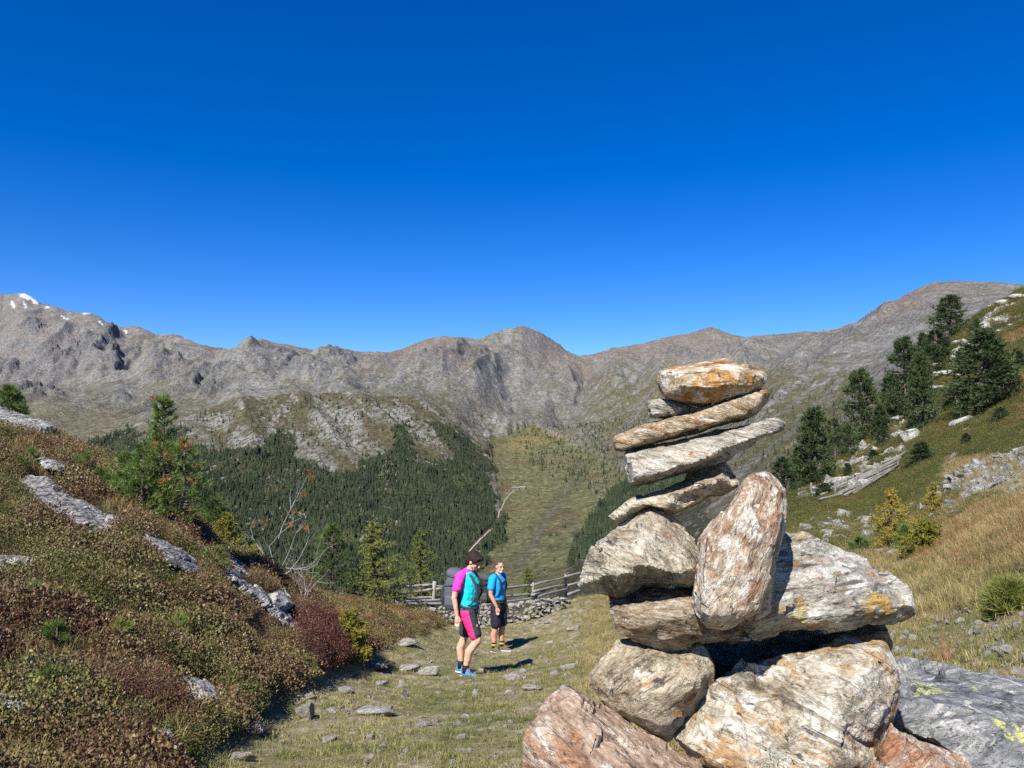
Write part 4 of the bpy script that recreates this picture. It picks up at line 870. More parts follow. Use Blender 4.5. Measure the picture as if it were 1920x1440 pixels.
def pine_meshes(seed, h, r, nb, ntuft, npn, nl, nw, shape, base=0.06, up=0.35, spread=0.55):
    """crown of needle bunches on real limbs + trunk; h height, r crown radius"""
    rng = np.random.default_rng(seed); mb = MB()
    lean = rng.normal(0, 0.02, 2)
    tp = [np.array([lean[0] * h * t ** 2, lean[1] * h * t ** 2, h * t]) for t in np.linspace(-0.03, 0.98, 8)]
    mb.add(tube(tp, [h * 0.032 * (1 - 0.93 * t) + 0.004 for t in np.linspace(0, 1, 8)], 8, rng, 0.1))
    PP = []; DDr = []
    for k in range(nb):
        t = base + (0.985 - base) * ((k + rng.uniform(0, 1)) / nb) ** 0.92; az = rng.uniform(0, 2 * math.pi) if rng.random() < .3 else k * 2.39996 + rng.normal(0, .3)
        R = r * shape(t) * rng.uniform(0.62, 1.15)
        if R < 0.02: R = 0.02
        o = np.array([lean[0] * h * t * t, lean[1] * h * t * t, h * t]); d = np.array([math.cos(az), math.sin(az), 0])
        rise = up * (0.1 + 1.1 * t) + rng.normal(0, 0.1)
        e = lambda q: o + d * R * q + np.array([0, 0, R * (rise * q * q * 1.2 - 0.12 * q)])
        mb.add(tube([e(q) for q in (0, .35, .7, .98)], [h * 0.008, h * .006, h * .004, h * .0015], 4, cap=False))
        qs = rng.uniform(0.32, 1.05, ntuft) ** 0.75
        side = np.array([-d[1], d[0], 0])
        for q in qs:
            p = e(q) + side * rng.normal(0, 0.17 * R) * (0.4 + q) + np.array([0, 0, rng.normal(0.03 * R, 0.09 * R)])
            PP.append(p); dv = d * 0.8 + np.array([0, 0, 0.75]) + rng.normal(0, 0.35, 3); DDr.append(dv / np.linalg.norm(dv))
    # leader
    for q in np.linspace(0.9, 1.0, 8):
        PP.append(np.array([lean[0] * h * q * q, lean[1] * h * q * q, h * q])); DDr.append(np.array([0, 0, 1.0]))
    V = needles(np.array(PP), np.array(DDr), npn, nl, nw, spread, rng)
    return tri_mesh('pine_crown', V), mb.mesh('pine_trunk'), np.array(PP)
def larch_meshes(seed, h, r, nb, nclust, npn, nl, nw, droop=0.18, pw=0.9):
    rng = np.random.default_rng(seed); mb = MB(); PP = []; DDr = []
    mb.add(tube([(0, 0, h * t) for t in np.linspace(-.03, 1, 7)], [h * 0.022 * (1 - .95 * t) + .003 for t in np.linspace(0, 1, 7)], 7, rng, .1))
    for k in range(nb):
        t = 0.04 + 0.92 * ((k + rng.uniform(0, .9)) / nb); az = k * 2.39996 + rng.normal(0, .35)
        R = r * (1 - t) ** pw * rng.uniform(0.6, 1.2) + 0.04 * r
        o = np.array([0, 0, h * t]); d = np.array([math.cos(az), math.sin(az), 0]); dr = rng.normal(droop, .08)
        e = lambda q: o + d * R * q + np.array([0, 0, R * (-dr * q * 1.6 + 0.55 * q * q * (0.35 + 0.9 * t))])
        mb.add(tube([e(q) for q in (0, .35, .7, 1)], [h * .006, h * .0045, h * .003, h * .0012], 4, cap=False))
        nc = max(6, int(nclust * (0.3 + R / r)))
        for q in rng.uniform(0.12, 1.0, nc):
            jx = rng.normal(0, 0.075 * R, 3) * (0.3 + q * 0.8)
            PP.append(e(q) + jx); dv = np.array([d[0] * .4, d[1] * .4, .4]) + rng.normal(0, .5, 3); DDr.append(dv)
    V = needles(np.array(PP), np.array(DDr), npn, nl, nw, 0.9, rng)
    return tri_mesh('larch_crown', V), mb.mesh('larch_trunk')
def tree(name, label, loc, meshes, mats, cat='tree', group=None, rz=0.0, sc=(1, 1, 1)):
    e = empty(name, loc, rz); e.scale = sc
    link('crown', meshes[0], mats[0], e); link('trunk', meshes[1], mats[1], e)
    return tag(e, label, cat, group)
def px2m(px, d): return px * d / F

# ---------------------------------------------------------------- right hand pines
ovoid = lambda t: min(1.0, .55 + 1.6 * t) * (1 - t ** 2.6) ** .75 + .06
conic = lambda t: (1 - t) ** 0.62 * (0.75 + 0.25 * min(1, t * 6)) + .05
bushy = lambda t: (1 - t ** 2.2) ** 0.8
def pine_kit(seed, nb, shp):
    # modelled at 5 m height and 1.4 m radius, stored at unit size so that each tree can be scaled
    c, t, _ = pine_meshes(seed, 5.0, 1.4, nb, 17, 7, .27, .028, shp, 0.01, .35, .5)
    for me in (c, t): set_verts(me, verts_of(me) / np.array([1.4, 1.4, 5.0]))
    return c, t
PK = [pine_kit(100 + i, nb, shp) for i, (nb, shp) in enumerate([(90, ovoid), (96, conic), (84, ovoid), (80, bushy)])]
PG = 'pines on the right hand slope'
RP = [ # x, base y, top y, width, kind, label
 (1783,640,559,54,0,'tall rounded pine standing highest on the right skyline'),
 (1760,684,622,44,2,'bushy pine just below and left of the highest skyline pine'),
 (1733,690,628,26,1,'slim pine left of the bushy pine under the skyline'),
 (1700,782,645,56,0,'tall dense pine in the middle of the right pine row'),
 (1731,806,672,52,1,'pine overlapping the tall dense pine on its right'),
 (1672,778,706,36,2,'short pine at the lower left of the tall dense pine'),
 (1617,838,706,60,0,'single full pine with rounded top left of the dense group'),
 (1530,908,777,74,1,'broad pine at the lower left end of the pine row'),
 (1566,858,779,34,2,'thin pine behind the right shoulder of the broad lower pine'),
 (1470,925,850,44,2,'small pine just right of the cairn top of the upright stone'),
 (1446,925,862,34,1,'lowest small pine half hidden by the upright cairn stone'),
 (1843,775,628,104,3,'widest dark bushy pine on the right slope'),
 (1886,755,678,70,3,'bushy pine joined to the right side of the widest pine'),
 (1830,640,600,24,2,'little pine on the skyline right of the highest pine'),
 (1792,765,716,44,3,'low dark pine bush left of the widest pine'),
 (1877,796,762,32,3,'small round pine bush below the widest pine'),
 (1814,833,810,22,3,'tiny pine bush above the talus field'),
 (1726,870,829,46,3,'low pine bush at the upper end of the log fence'),
 (1640,868,843,26,3,'small pine bush above the middle of the log fence'),
 (1657,836,805,26,2,'little pine between the full pine and the dense group'),
 (1590,896,868,18,1,'tiny slim pine above the lower end of the log fence'),
 (1544,935,905,40,3,'grey-green pine bush among rubble at the lower log fence'),
 (1908,700,660,40,3,'pine bush cut by the right frame edge'),
 (1722,742,655,46,2,'pine filling the gap right of the tall dense pine'),
 (1748,716,652,40,0,'pine crown behind the slim pine under the skyline'),
 (1650,826,764,34,1,'young pine between the full pine and the dense group'),
 (1594,862,800,30,2,'young pine left of the single full pine'),
 (1500,915,846,36,0,'dark pine left of the broad lower pine'),
 (1866,735,655,62,0,'rounded pine behind the widest pine'),
 (1806,700,655,34,2,'small pine above the widest pine on the left'),
]
for i, (x, by, ty, w, k, lab) in enumerate(RP):
    p = hit(x, by, 18, 80); h = px2m(by - ty, p.y) * 1.10; r = px2m(w, p.y) * 0.62
    e = empty('pine_tree', (p.x, p.y, p.z - 0.1), random.uniform(0, 6.28)); e.scale = (r, r, h)
    link('crown', PK[k][0], M_['pine_far'], e); link('trunk', PK[k][1], M_['bark'], e)
    tag(e, lab, 'tree', PG)

# ---------------------------------------------------------------- left pine with rusty tips and pale cones
def left_pine():
    d = 12.2; base = hit(300, 985, 9, 14); d = base.y
    e = empty('arolla_pine', (base.x, base.y, base.z - .05))
    H = px2m(985 - 745, d) * 1.02
    lobes = [(0.02, 0.0, 1.0, 0.26, 70), (0.10, -0.12, 0.64, 0.30, 36), (-0.3, 0.0, 0.66, 0.28, 36), (-0.62, 0.1, 0.56, 0.34, 34), (0.46, -0.15, 0.66, 0.26, 34), (-0.15, -0.35, 0.48, 0.36, 30), (-0.95, -0.1, 0.42, 0.34, 30), (-0.45, -0.3, 0.40, 0.36, 30), (0.28, 0.2, 0.45, 0.34, 26)]
    Vc = []; mb = MB(); tips = []
    for i, (dx, dy, hh, rr, nb) in enumerate(lobes):
        c, t, pp = pine_meshes(300 + i, H * hh, H * rr * 0.72, nb, 9, 11, .085, .0042, bushy if i else (lambda q: (1 - q) ** .6 * .85 + .1), .05, .55, .42)
        V = verts_of(c) + np.array([dx * H * .46, dy * H * .5, 0]); Vc.append(V); tips.append(pp + np.array([dx * H * .46, dy * H * .5, 0]))
        TV = verts_of(t) + np.array([dx * H * .3, dy * H * .32, 0]); TV[:, :2] += (np.array([dx, dy]) * H * .16) * np.clip(TV[:, 2:3] / (H * .3), 0, 1)
        mb.add((TV, [list(p.vertices) for p in t.polygons])); bpy.data.meshes.remove(c); bpy.data.meshes.remove(t)
    link('crown', tri_mesh('arolla_crown', np.concatenate(Vc)), M_['pine'], e); link('trunk', mb.mesh('arolla_trunk'), M_['bark'], e)
    T = np.concatenate(tips); rng = np.random.default_rng(5)
    def px_of(P): return project(P[:, 0] + e.location.x, P[:, 1] + e.location.y, P[:, 2] + e.location.z)
    qx, qy = px_of(T)
    front = T[:, 1] < 0.1
    def near(x, y): return T[np.argmin((qx - x) ** 2 + (qy - y) ** 2 + 400 * (~front))]
    for k, (x, y) in enumerate([(296,752),(300,836),(358,830),(322,860),(345,845),(310,885),(372,880),(315,905),(365,905),(296,840),(360,825)]):
        c = near(x, y) + np.array([0, -.10, 0.02]); P = c + rng.normal(0, .018, (4, 3)); D = np.tile([0.2, -0.4, .6], (4, 1)) + rng.normal(0, .3, (4, 3))
        link('rusty_tip', tri_mesh('rusty_tip', needles(P, D, 10, .065, .0038, .45, rng)), M_['rust_needles'], e)
    for k, (x, y) in enumerate([(243,935),(262,938),(270,930),(285,912),(318,940),(345,945),(238,860)]):
        c = near(x, y) + np.array([rng.normal(0, .02), -.13, -.03]); 
        V = []
        for j in range(26):
            a = j * 2.4; z = .05 - j * .0042; rr = .015 * math.sin(math.pi * (j + 2) / 30); p = c + np.array([rr * math.cos(a), rr * math.sin(a), z])
            dv = np.array([math.cos(a), math.sin(a), -.4]); sd = np.array([-math.sin(a), math.cos(a), 0])
            V += [p - sd * .009, p + sd * .009, p + dv * .014]
        link('cone', tri_mesh('pale_cone', np.array(V)), M_['cone'], e)
    tag(e, 'bushy young pine on the left bank with rusty tips and pale cones', 'tree')
left_pine()
def pine_at(label, x, by, ty, w, seed, mat='pine', nb=60, shp=bushy, d=None, d0=9, nl=.09, name='pine_tree', npn=12, nw=.004, dz=0):
    p = at(x, by, d) if d else hit(x, by, d0, 30)
    h = px2m(by - ty, p.y); r = px2m(w, p.y) * .5
    c, t, _ = pine_meshes(seed, h, r, nb, 10, npn, nl, nw, shp, .04, .5, .45)
    return tree(name, label, (p.x, p.y, p.z - .04 + dz), (c, t), (M_[mat], M_['bark']))
def larch_at(label, x, by, ty, w, seed, mat='larch', nb=60, nclust=22, d=None, d0=9, npn=9, nl=.05, nw=.0065, droop=.18, name='larch_tree', pw=.9):
    p = at(x, by, d) if d else hit(x, by, d0, 40)
    h = px2m(by - ty, p.y); r = px2m(w, p.y) * .5
    return tree(name, label, (p.x, p.y, p.z - .04), larch_meshes(seed, h, r, nb, nclust, npn, nl, nw, droop, pw), (M_[mat], M_['bark']))
pine_at('small pine peeking over the slab at the left edge', 15, 800, 722, 62, 401, d=12.0)
pine_at('dark little pine behind the bank, left of the larches', 622, 1130, 985, 92, 402, nb=80, d=16.5, nl=.085)
larch_at('larger yellow-green larch standing behind the heather bank', 700, 1160, 974, 172, 411, nb=110, nclust=34, d=17.0)
larch_at('slimmer larch right behind the left end of the fence', 786, 1150, 990, 112, 412, nb=90, nclust=28, d=19.5)
larch_at('low yellow-green larch bush below the rusty-tipped pine', 425, 1060, 958, 130, 413, 'larch_lime', 60, 22, d=12.3)
pine_at('bright green pine shoot above the low larch bush', 405, 1010, 930, 62, 414, 'pine', 36, d=12.6)
larch_at('lime-yellow little larch at the edge of the path', 655, 1236, 1140, 96, 415, 'larch_lime', 60, 24, d0=7, pw=.6)
larch_at('dense little conifer behind the fence between hiker and far post', 990, 1125, 1062, 44, 416, 'larch', 70, 20, d=27, nl=.05, nw=.006, pw=.6)
larch_at('tall golden larch sapling on the right slope', 1675, 1025, 912, 100, 417, 'larch_yellow', 60, 26, d0=8, nl=.05, nw=.0055, pw=.8)
larch_at('small golden larch on a thin stem beside the talus', 1752, 968, 902, 60, 418, 'larch_yellow', 40, 18, d0=8, nl=.055, nw=.006)
larch_at('bushy green-gold larch right of the golden sapling', 1736, 1032, 972, 84, 419, 'larch_lime', 60, 24, d0=8, nl=.05, nw=.007, pw=.5)
pine_at('small blue-green pine between the golden larches', 1697, 1030, 985, 36, 420, 'pine', 34, d0=8)
pine_at('small pine seedling left of the golden sapling', 1612, 1035, 1008, 40, 421, 'pine', 26, d0=8)
pine_at('green pine shrub at the right frame edge above the boulder', 1893, 1152, 1092, 74, 422, 'larch', 34, d0=4, nl=.10)
for i, (x, y, lab) in enumerate([(88,1318,'bright green pine seedling low in the maroon heather'),(332,1205,'yellow-green pine seedling beside the tall straw stem'),(105,1225,'pine seedling in the middle of the left bank'),(60,1150,'bluish pine seedling near the left frame edge'),(55,885,'pine seedling high on the bank under the skyline'),(160,890,'bushy pine seedling right under the skyline grass'),(222,1220,'faint green pine seedling in mid heather'),(405,1075,'pine seedling beside the blunt rock rib end')]):
    pine_at(lab, x, y, y - 30, 40, 430 + i, 'larch' if i in (1, 6) else 'pine', 7, d0=4, nl=.07, name='pine_seedling', npn=9, nw=.0026, dz=.10)

# ---------------------------------------------------------------- bleached dead shrub
def dead_shrub(name, label, pts, d, seed, rusty=()):
    rng = np.random.default_rng(seed); b0 = at(*pts[0][0], d); mb = MB()
    def limb(poly, r0, dd, depth):
        P = [np.array(at(x, y, d + dd + 0.03 * rng.normal())) - np.array(b0) for x, y in poly]
        mb.add(tube(P, np.linspace(r0, r0 * .35, len(P)), 5, cap=False))
        if depth:
            for _ in range(5 * depth):
                k = rng.integers(1, len(P)); s = P[k]; v = (P[k] - P[k - 1]); v = v / (np.linalg.norm(v) + 1e-6) + rng.normal(0, .7, 3); v[1] *= .6
                L = rng.uniform(.08, .22); q = [s, s + v * L * .5 + rng.normal(0, .015, 3), s + v * L + np.array([0, 0, .03])]
                mb.add(tube(q, [r0 * .4, r0 * .3, r0 * .15], 4, cap=False))
    for poly in pts: limb(poly, .009, rng.uniform(-.15, .15), 1)
    e = empty(name, tuple(b0)); link('branches', mb.mesh('dead_branches'), M_['dead'], e)
    for x, y in rusty:
        c = np.array(at(x, y, d)) - np.array(b0); P = c + rng.normal(0, .022, (4, 3))
        link('rusty_tip', tri_mesh('rusty_tip', needles(P, np.tile([.1, -.3, .5], (4, 1)), 9, .065, .0036, .6, rng)), M_['rust_needles'], e)
    tag(e, label, 'shrub')
dead_shrub('dead_shrub', 'leafless grey shrub with sweeping bleached branches behind the bank', [[(520,1080),(500,1050),(475,1010),(470,990),(480,968)],[(520,1080),(505,1025),(525,1000),(545,985),(550,975)],[(520,1085),(535,1065),(575,1068),(595,1058),(605,1035)],[(520,1085),(545,1070),(580,1062),(602,1040)],[(515,1080),(490,1030),(466,1020)],[(530,1085),(560,1050),(575,1020),(580,1005)],[(520,1080),(540,1040),(555,1000)]], 12.6, 501, [(475,985),(545,985),(572,990),(496,978)])
dead_shrub('dead_shrub', 'small white dead twig clump right of the lower rock rib', [[(568,1150),(566,1120),(560,1095)],[(568,1150),(572,1115),(585,1085),(588,1060)],[(566,1150),(575,1120),(570,1085),(562,1075)],[(570,1150),(578,1110),(595,1090)],[(566,1150),(556,1125),(552,1100)]], 11.2, 502)
dead_shrub('dead_sapling', 'bleached bare stem with rusty needle tufts at its top', [[(522,1010),(530,985),(545,955),(562,922),(575,895)],[(545,955),(552,940),(556,925)]], 12.9, 503, [(580,888),(584,893),(572,930),(553,960),(576,884)])

# ================================================================== GROUND COVER (uncountable)
def tuft_mesh(seed, n, h, w, r, lean):
    rng = np.random.default_rng(seed); V = []; Fc = []
    for i in range(n):
        a = rng.uniform(0, 6.283); rr = r * math.sqrt(rng.uniform()); p = np.array([rr * math.cos(a), rr * math.sin(a), -0.01])
        L = h * rng.uniform(.45, 1.15); b = a + rng.normal(0, .8); ln = lean * rng.uniform(.3, 1.3); d = np.array([math.cos(b), math.sin(b), 0]); s = np.array([-d[1], d[0], 0]) * w * rng.uniform(.7, 1.3)
        m = p + d * L * ln * .35 + np.array([0, 0, L * .6]); t = p + d * L * ln + np.array([0, 0, L * (1 - .35 * ln)])
        k = len(V); V += [p - s, p + s, m + s * .8, m - s * .8, t]; Fc += [[k, k + 1, k + 2, k + 3], [k + 3, k + 2, k + 4]]
    return np_mesh('tuft', np.array(V), Fc, False)
def leafy_mesh(seed, n, r, h, size):
    rng = np.random.default_rng(seed); a = rng.uniform(0, 6.283, n); rr = r * np.sqrt(rng.uniform(0, 1, n)); 
    z = h * (1 - (rr / r) ** 2) * rng.uniform(.15, 1.1, n) + .0
    P = np.stack([rr * np.cos(a), rr * np.sin(a), z], 1)
    d = rng.normal(size=(n, 3)); d[:, 2] = np.abs(d[:, 2]) + .2; d /= np.linalg.norm(d, axis=1)[:, None]
    s = np.cross(d, rng.normal(size=(n, 3))); s /= np.linalg.norm(s, axis=1)[:, None]
    L = size * rng.uniform(.6, 1.3, (n, 1)); W = L * .36
    V = np.stack([P, P + d * L * .5 + s * W, P + d * L, P + d * L * .5 - s * W], 1).reshape(-1, 3)
    Fq = np.arange(4 * n).reshape(-1, 4)
    return np_mesh('leafy', V, Fq, False)
def sample(n, s0, s1, y0, y1, pw=1.0, seed=0):
    """points on the hillside, denser near the camera"""
    rng = np.random.default_rng(seed); s = rng.uniform(s0, s1, n); u = rng.uniform(0, 1, n); y = y0 + (y1 - y0) * u ** pw
    x = s * y; z = ground_z(x, y); px, py = project(x, y, z)
    return x, y, z, px, py, rng
def place(name, m, x, y, z, rng, sc, srcs, label, cat=None, tiltv=.2, zs=1.0, nk=None, dz=0.0):
    x, y, z = x[m], y[m], z[m]; n = len(x); sc = (sc[m] if isinstance(sc, np.ndarray) else np.full(n, sc)) * rng.uniform(.65, 1.35, n)
    R = np.stack([rng.normal(0, tiltv, n), rng.normal(0, tiltv, n), rng.uniform(0, 6.283, n)], 1)
    S = np.stack([sc, sc, sc * zs * rng.uniform(.75, 1.25, n)], 1)
    scatter(name, np.stack([x, y, z + dz], 1), R, S, rng.integers(0, len(srcs), n) if nk is None else nk[m], srcs, label)
T_short = [(tuft_mesh(600 + i, 16, .045, .0016, .045, .9), None) for i in range(4)]
T_straw = [(tuft_mesh(610 + i, 22, .17, .0018, .05, .8), None) for i in range(4)]
def with_mat(src, mat):
    out = []
    for me, _ in src:
        c = me.copy(); c.materials.clear(); out.append((c, mat))
    return out
def clear(px, py):
    """False where a rock of the bank would be smothered"""
    r = np.ones(px.shape, bool)
    for poly in BANK_POLYS:
        for dy in (-4, 3, 10, 18, 26): r &= ~inpoly(poly, px, py - dy)
    return r
# short turf on the path
x, y, z, px, py, rng = sample(110000, -.60, .78, 3.0, 26, .85, 701)
h = heath_mask(px, py); bare = fbm2(x / .5, y / .5, 3, 702)
m = (h < .4) & ((px < 1320) | (py > 1060)) & (bare + rng.normal(0, .22, len(x)) > -.02)
place('turf_grass', m, x, y, z, rng, 1.0, with_mat(T_short, M_['turf']), 'short olive turf growing over the path and meadow')
# longer straw on meadow and right slope
x, y, z, px, py, rng = sample(60000, .02, .80, 2.6, 27, .85, 711)
pt = fbm2(x / 1.6, y / 1.6, 3, 712)
stony = sstep(1500, 1700, px) * sstep(1130, 1180, py)
m = (px > 1030) & (pt + rng.normal(0, .22, len(x)) > -.12 + .35 * stony) & (rng.uniform(0, 1, len(x)) < sstep(1050, 1220, px) * (1 - .45 * stony))
place('straw_grass', m, x, y, z, rng, np.where(stony > .4, .45, .85), with_mat(T_straw, M_['straw']), 'dry straw coloured grass on the right slope')
x, y, z, px, py, rng = sample(30000, .30, .80, 3.5, 26, .8, 721)
m = (px > 1560) & (blob(px, py, 1860, 1000, 230, 75) + .75 * blob(px, py, 1765, 1238, 22, 8) + .25 * fbm2(x, y, 3, 722) + rng.normal(0, .12, len(x)) > .42)
place('russet_grass', m, x, y, z, rng, .75, with_mat(T_straw, M_['russet']), 'russet autumn grass above the stony turf on the right')
# heather bank
L_heath = [(leafy_mesh(630 + i, 310, .17, .15, .0148), None) for i in range(4)]
x, y, z, px, py, rng = sample(40000, -.78, -.02, 2.6, 18, .85, 731)
h = heath_mask(px, py); ht = fbm2(x / .55, y / .55, 3, 733)
m = clear(px, py) & (h > .35) & (ht + rng.normal(0, .10, len(x)) > -.20)
place('heath', m, x, y, z, rng, np.clip(.60 + 1.3 * (ht + .15), .35, 1.5), with_mat(L_heath, M_['heath']), 'low autumn heath of bilberry and heather covering the left bank', dz=-.01)
x, y, z, px, py, rng = sample(14000, -.78, -.02, 3.0, 17, .9, 741)
h = heath_mask(px, py); m = clear(px, py) & (h > .4) & ((fbm2(x / .8, y / .8, 3, 742) + rng.normal(0, .2, len(x)) > .02) | (py < 905) & (rng.uniform(0, 1, len(x)) < .55))
place('bank_grass', m, x, y, z, rng, np.where(py < 905, 1.0, .8), with_mat(T_straw, M_['straw']), 'thin straw stems standing among the heather of the left bank', dz=.03)
x, y, z, px, py, rng = sample(12000, -.78, -.02, 7.0, 18, .9, 745)
h = heath_mask(px, py); m = clear(px, py) & (h > .4) & ((py < 900) & (fbm2(x / .9, y / .9, 3, 746) > .02) | (blob(px, py, 270, 960, 70, 30) + blob(px, py, 340, 1010, 40, 25) + blob(px, py, 690, 1150, 130, 28) > .45))
place('bank_russet', m, x, y, z, rng, 1.0, with_mat(T_straw, M_['russet']), 'russet tufts along the crest of the left bank', dz=.02)
x, y, z, px, py, rng = sample(22000, -.78, -.02, 3.0, 16, .9, 735)
h = heath_mask(px, py); m = clear(px, py) & (h > .4) & (fbm2(x / 1.1, y / 1.1, 4, 736, .55) + .5 * blob(px, py, 60, 985, 150, 60) + rng.normal(0, .1, len(x)) > .20)
place('bank_mats', m, x, y, z, rng, .85, with_mat(L_heath, M_['bilberry']), 'olive green bilberry mats between the heather of the left bank', dz=.01)
# maroon shrubs at the foot of the bank
L_mar = [(leafy_mesh(640 + i, 480, .20, .26, .0140), None) for i in range(3)]
x, y, z, px, py, rng = sample(16000, -.78, -.08, 3.4, 14, .9, 751)
h = heath_mask(px, py); m = clear(px, py) & (h > .3) & (blob(px, py, 590, 1215, 62, 62) * 1.0 + .55 * blob(px, py, 160, 1240, 300, 110) + .6 * blob(px, py, 280, 1330, 160, 50) + .35 * fbm2(x / .6, y / .6, 3, 752) + rng.normal(0, .12, len(x)) > .72)
place('maroon_shrubs', m, x, y, z, rng, np.where(blob(px, py, 590, 1215, 70, 70) > .2, 1.0, .55), with_mat(L_mar, M_['maroon']), 'dark maroon dwarf shrubs along the foot of the left bank')
# green mats on the right slope, coarse cover farther up
x, y, z, px, py, rng = sample(46000, .33, .80, 14, 62, .9, 761)
g = fbm2(x / 4.5, y / 4.5, 4, 762) + .9 * blob(px, py, 1515, 965, 60, 38) + .7 * blob(px, py, 1700, 905, 110, 50) + .6 * blob(px, py, 1830, 815, 160, 40) - 1.2 * blob(px, py, 1850, 890, 110, 40)
rocky = fbm2(x / 2.2, y / 2.2, 4, 141, .6); BAND = [(1490,935),(1560,880),(1640,810),(1700,760),(1760,690),(1840,600),(1900,560),(1920,600),(1850,660),(1800,720),(1760,790),(1700,850),(1600,935)]
m = (px > 1400) & (g + rng.normal(0, .15, len(x)) > -.08) & (rocky < .33) & ~(inpoly(BAND, px, py) & (rocky > .02))
place('shrub_mats', m, x, y, z, rng, np.clip(y / 22, .8, 2.2), with_mat(L_heath, M_['bilberry']), 'low green and brown shrub mats spreading over the right slope')
x, y, z, px, py, rng = sample(20000, .33, .80, 18, 62, .9, 771)
m = (px > 1400) & (fbm2(x / 5, y / 5, 3, 772) + rng.normal(0, .15, len(x)) > .05) & (blob(px, py, 1850, 890, 110, 40) < .3) & ~(inpoly(BAND, px, py) & (fbm2(x / 2.2, y / 2.2, 4, 141, .6) > .02))
place('slope_grass', m, x, y, z, rng, np.clip(y / 20, .9, 2.4), with_mat(T_straw, M_['russet']), 'brownish grass between the shrub mats on the right slope')

# ---------------------------------------------------------------- far forest
def conifer_mesh(seed, fat):
    rng = np.random.default_rng(seed); V = []; Fc = []; L = 5
    for i in range(L):
        z0 = .05 + .8 * i / L; z1 = min(1.0, z0 + .42 * (1 - .5 * i / L)); r = fat * (1 - z0) ** .8; n = 8; b = len(V)
        for k in range(n):
            a = 6.283 * k / n + i * .5; q = r * rng.uniform(.65, 1.2); V.append((q * math.cos(a), q * math.sin(a), z0 + rng.normal(0, .025)))
        V.append((rng.normal(0, .01), rng.normal(0, .01), z1 if i < L - 1 else 1.0))
        Fc += [[b + k, b + (k + 1) % n, b + n] for k in range(n)]
    return np_mesh('conifer', np.array(V), Fc, False)
CF = [(conifer_mesh(800 + i, f), None) for i, f in enumerate((.17, .20, .24, .20, .28))]
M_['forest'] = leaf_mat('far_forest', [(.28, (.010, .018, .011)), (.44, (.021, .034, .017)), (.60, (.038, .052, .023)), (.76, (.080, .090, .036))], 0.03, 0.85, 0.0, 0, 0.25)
def forest(name, label, n, s0, s1, d0, d1, test, seed, hmin, hmax):
    rng = np.random.default_rng(seed); s = rng.uniform(s0, s1, n); d = np.sqrt(rng.uniform(d0 ** 2, d1 ** 2, n)); x = s * d; z = far_z(x, d)
    px, py = project(x, d, z); m = test(px, py, x, d, rng)
    x, d, z = x[m], d[m], z[m]; k = len(x); hh = rng.uniform(hmin, hmax, k) * np.exp(rng.normal(0, .28, k)) * (1 + .35 * fbm2(x / 45, d / 60, 3, 831))
    scatter(name, np.stack([x, d, z - .3], 1), np.stack([rng.normal(0, .03, k), rng.normal(0, .03, k), rng.uniform(0, 6.28, k)], 1), np.stack([hh * rng.uniform(.8, 1.2, k), hh * rng.uniform(.8, 1.2, k), hh], 1), rng.integers(0, 5, k), with_mat(CF, M_['forest']), label)
ROADS = [[(880,1035),(895,1018),(910,1003),(923,992)],[(934,972),(936,960),(946,940),(958,925),(985,916)],[(895,848),(907,855),(921,862)]]
def road_gap(px, py):
    r = np.zeros(px.shape, bool)
    for R in ROADS:
        for (x0, y0), (x1, y1) in zip(R[:-1], R[1:]):
            t = np.clip(((px - x0) * (x1 - x0) + (py - y0) * (y1 - y0)) / ((x1 - x0) ** 2 + (y1 - y0) ** 2), 0, 1)
            dx = px - (x0 + t * (x1 - x0)); dy = py - (y0 + t * (y1 - y0))
            r |= (np.abs(dx) < 6) & (dy > -5) & (dy < 14)
    return r
def t_dense(px, py, x, d, rng):
    f = forest_mask(px, py, x, d) > .5
    n4 = fbm2(x / 9, d / 14, 3, 27, .7); n1 = fbm2(x / 90, d / 110, 6, 7, .6)
    return f & (n4 + .6 * n1 < .33) & (rng.uniform(0, 1, len(x)) < np.clip(.30 + (py - 820) / 150 + 1.3 * fbm2(x / 50, d / 70, 4, 29), .10, 1.0)) & ~road_gap(px, py)
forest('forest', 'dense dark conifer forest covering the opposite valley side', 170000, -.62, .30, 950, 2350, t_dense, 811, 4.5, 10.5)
def t_scrub(px, py, x, d, rng):
    pr = .10 * inpoly([(230,800),(540,745),(760,745),(930,830),(930,900),(300,900)], px, py) + .16 * inpoly([(960,810),(1130,790),(1330,760),(1330,880),(1120,930),(1000,880)], px, py) + .05 * inpoly([(1330,760),(1560,700),(1600,860),(1330,900)], px, py) + .010 * inpoly([(940,900),(1150,900),(1090,1080),(900,1080)], px, py)
    return (rng.uniform(0, 1, len(x)) < pr * (1 + 1.6 * fbm2(x / 70, d / 90, 3, 822))) 
forest('scattered_conifers', 'scattered single conifers dotted over the distant slopes', 90000, -.55, .50, 900, 2700, t_scrub, 821, 4, 9)

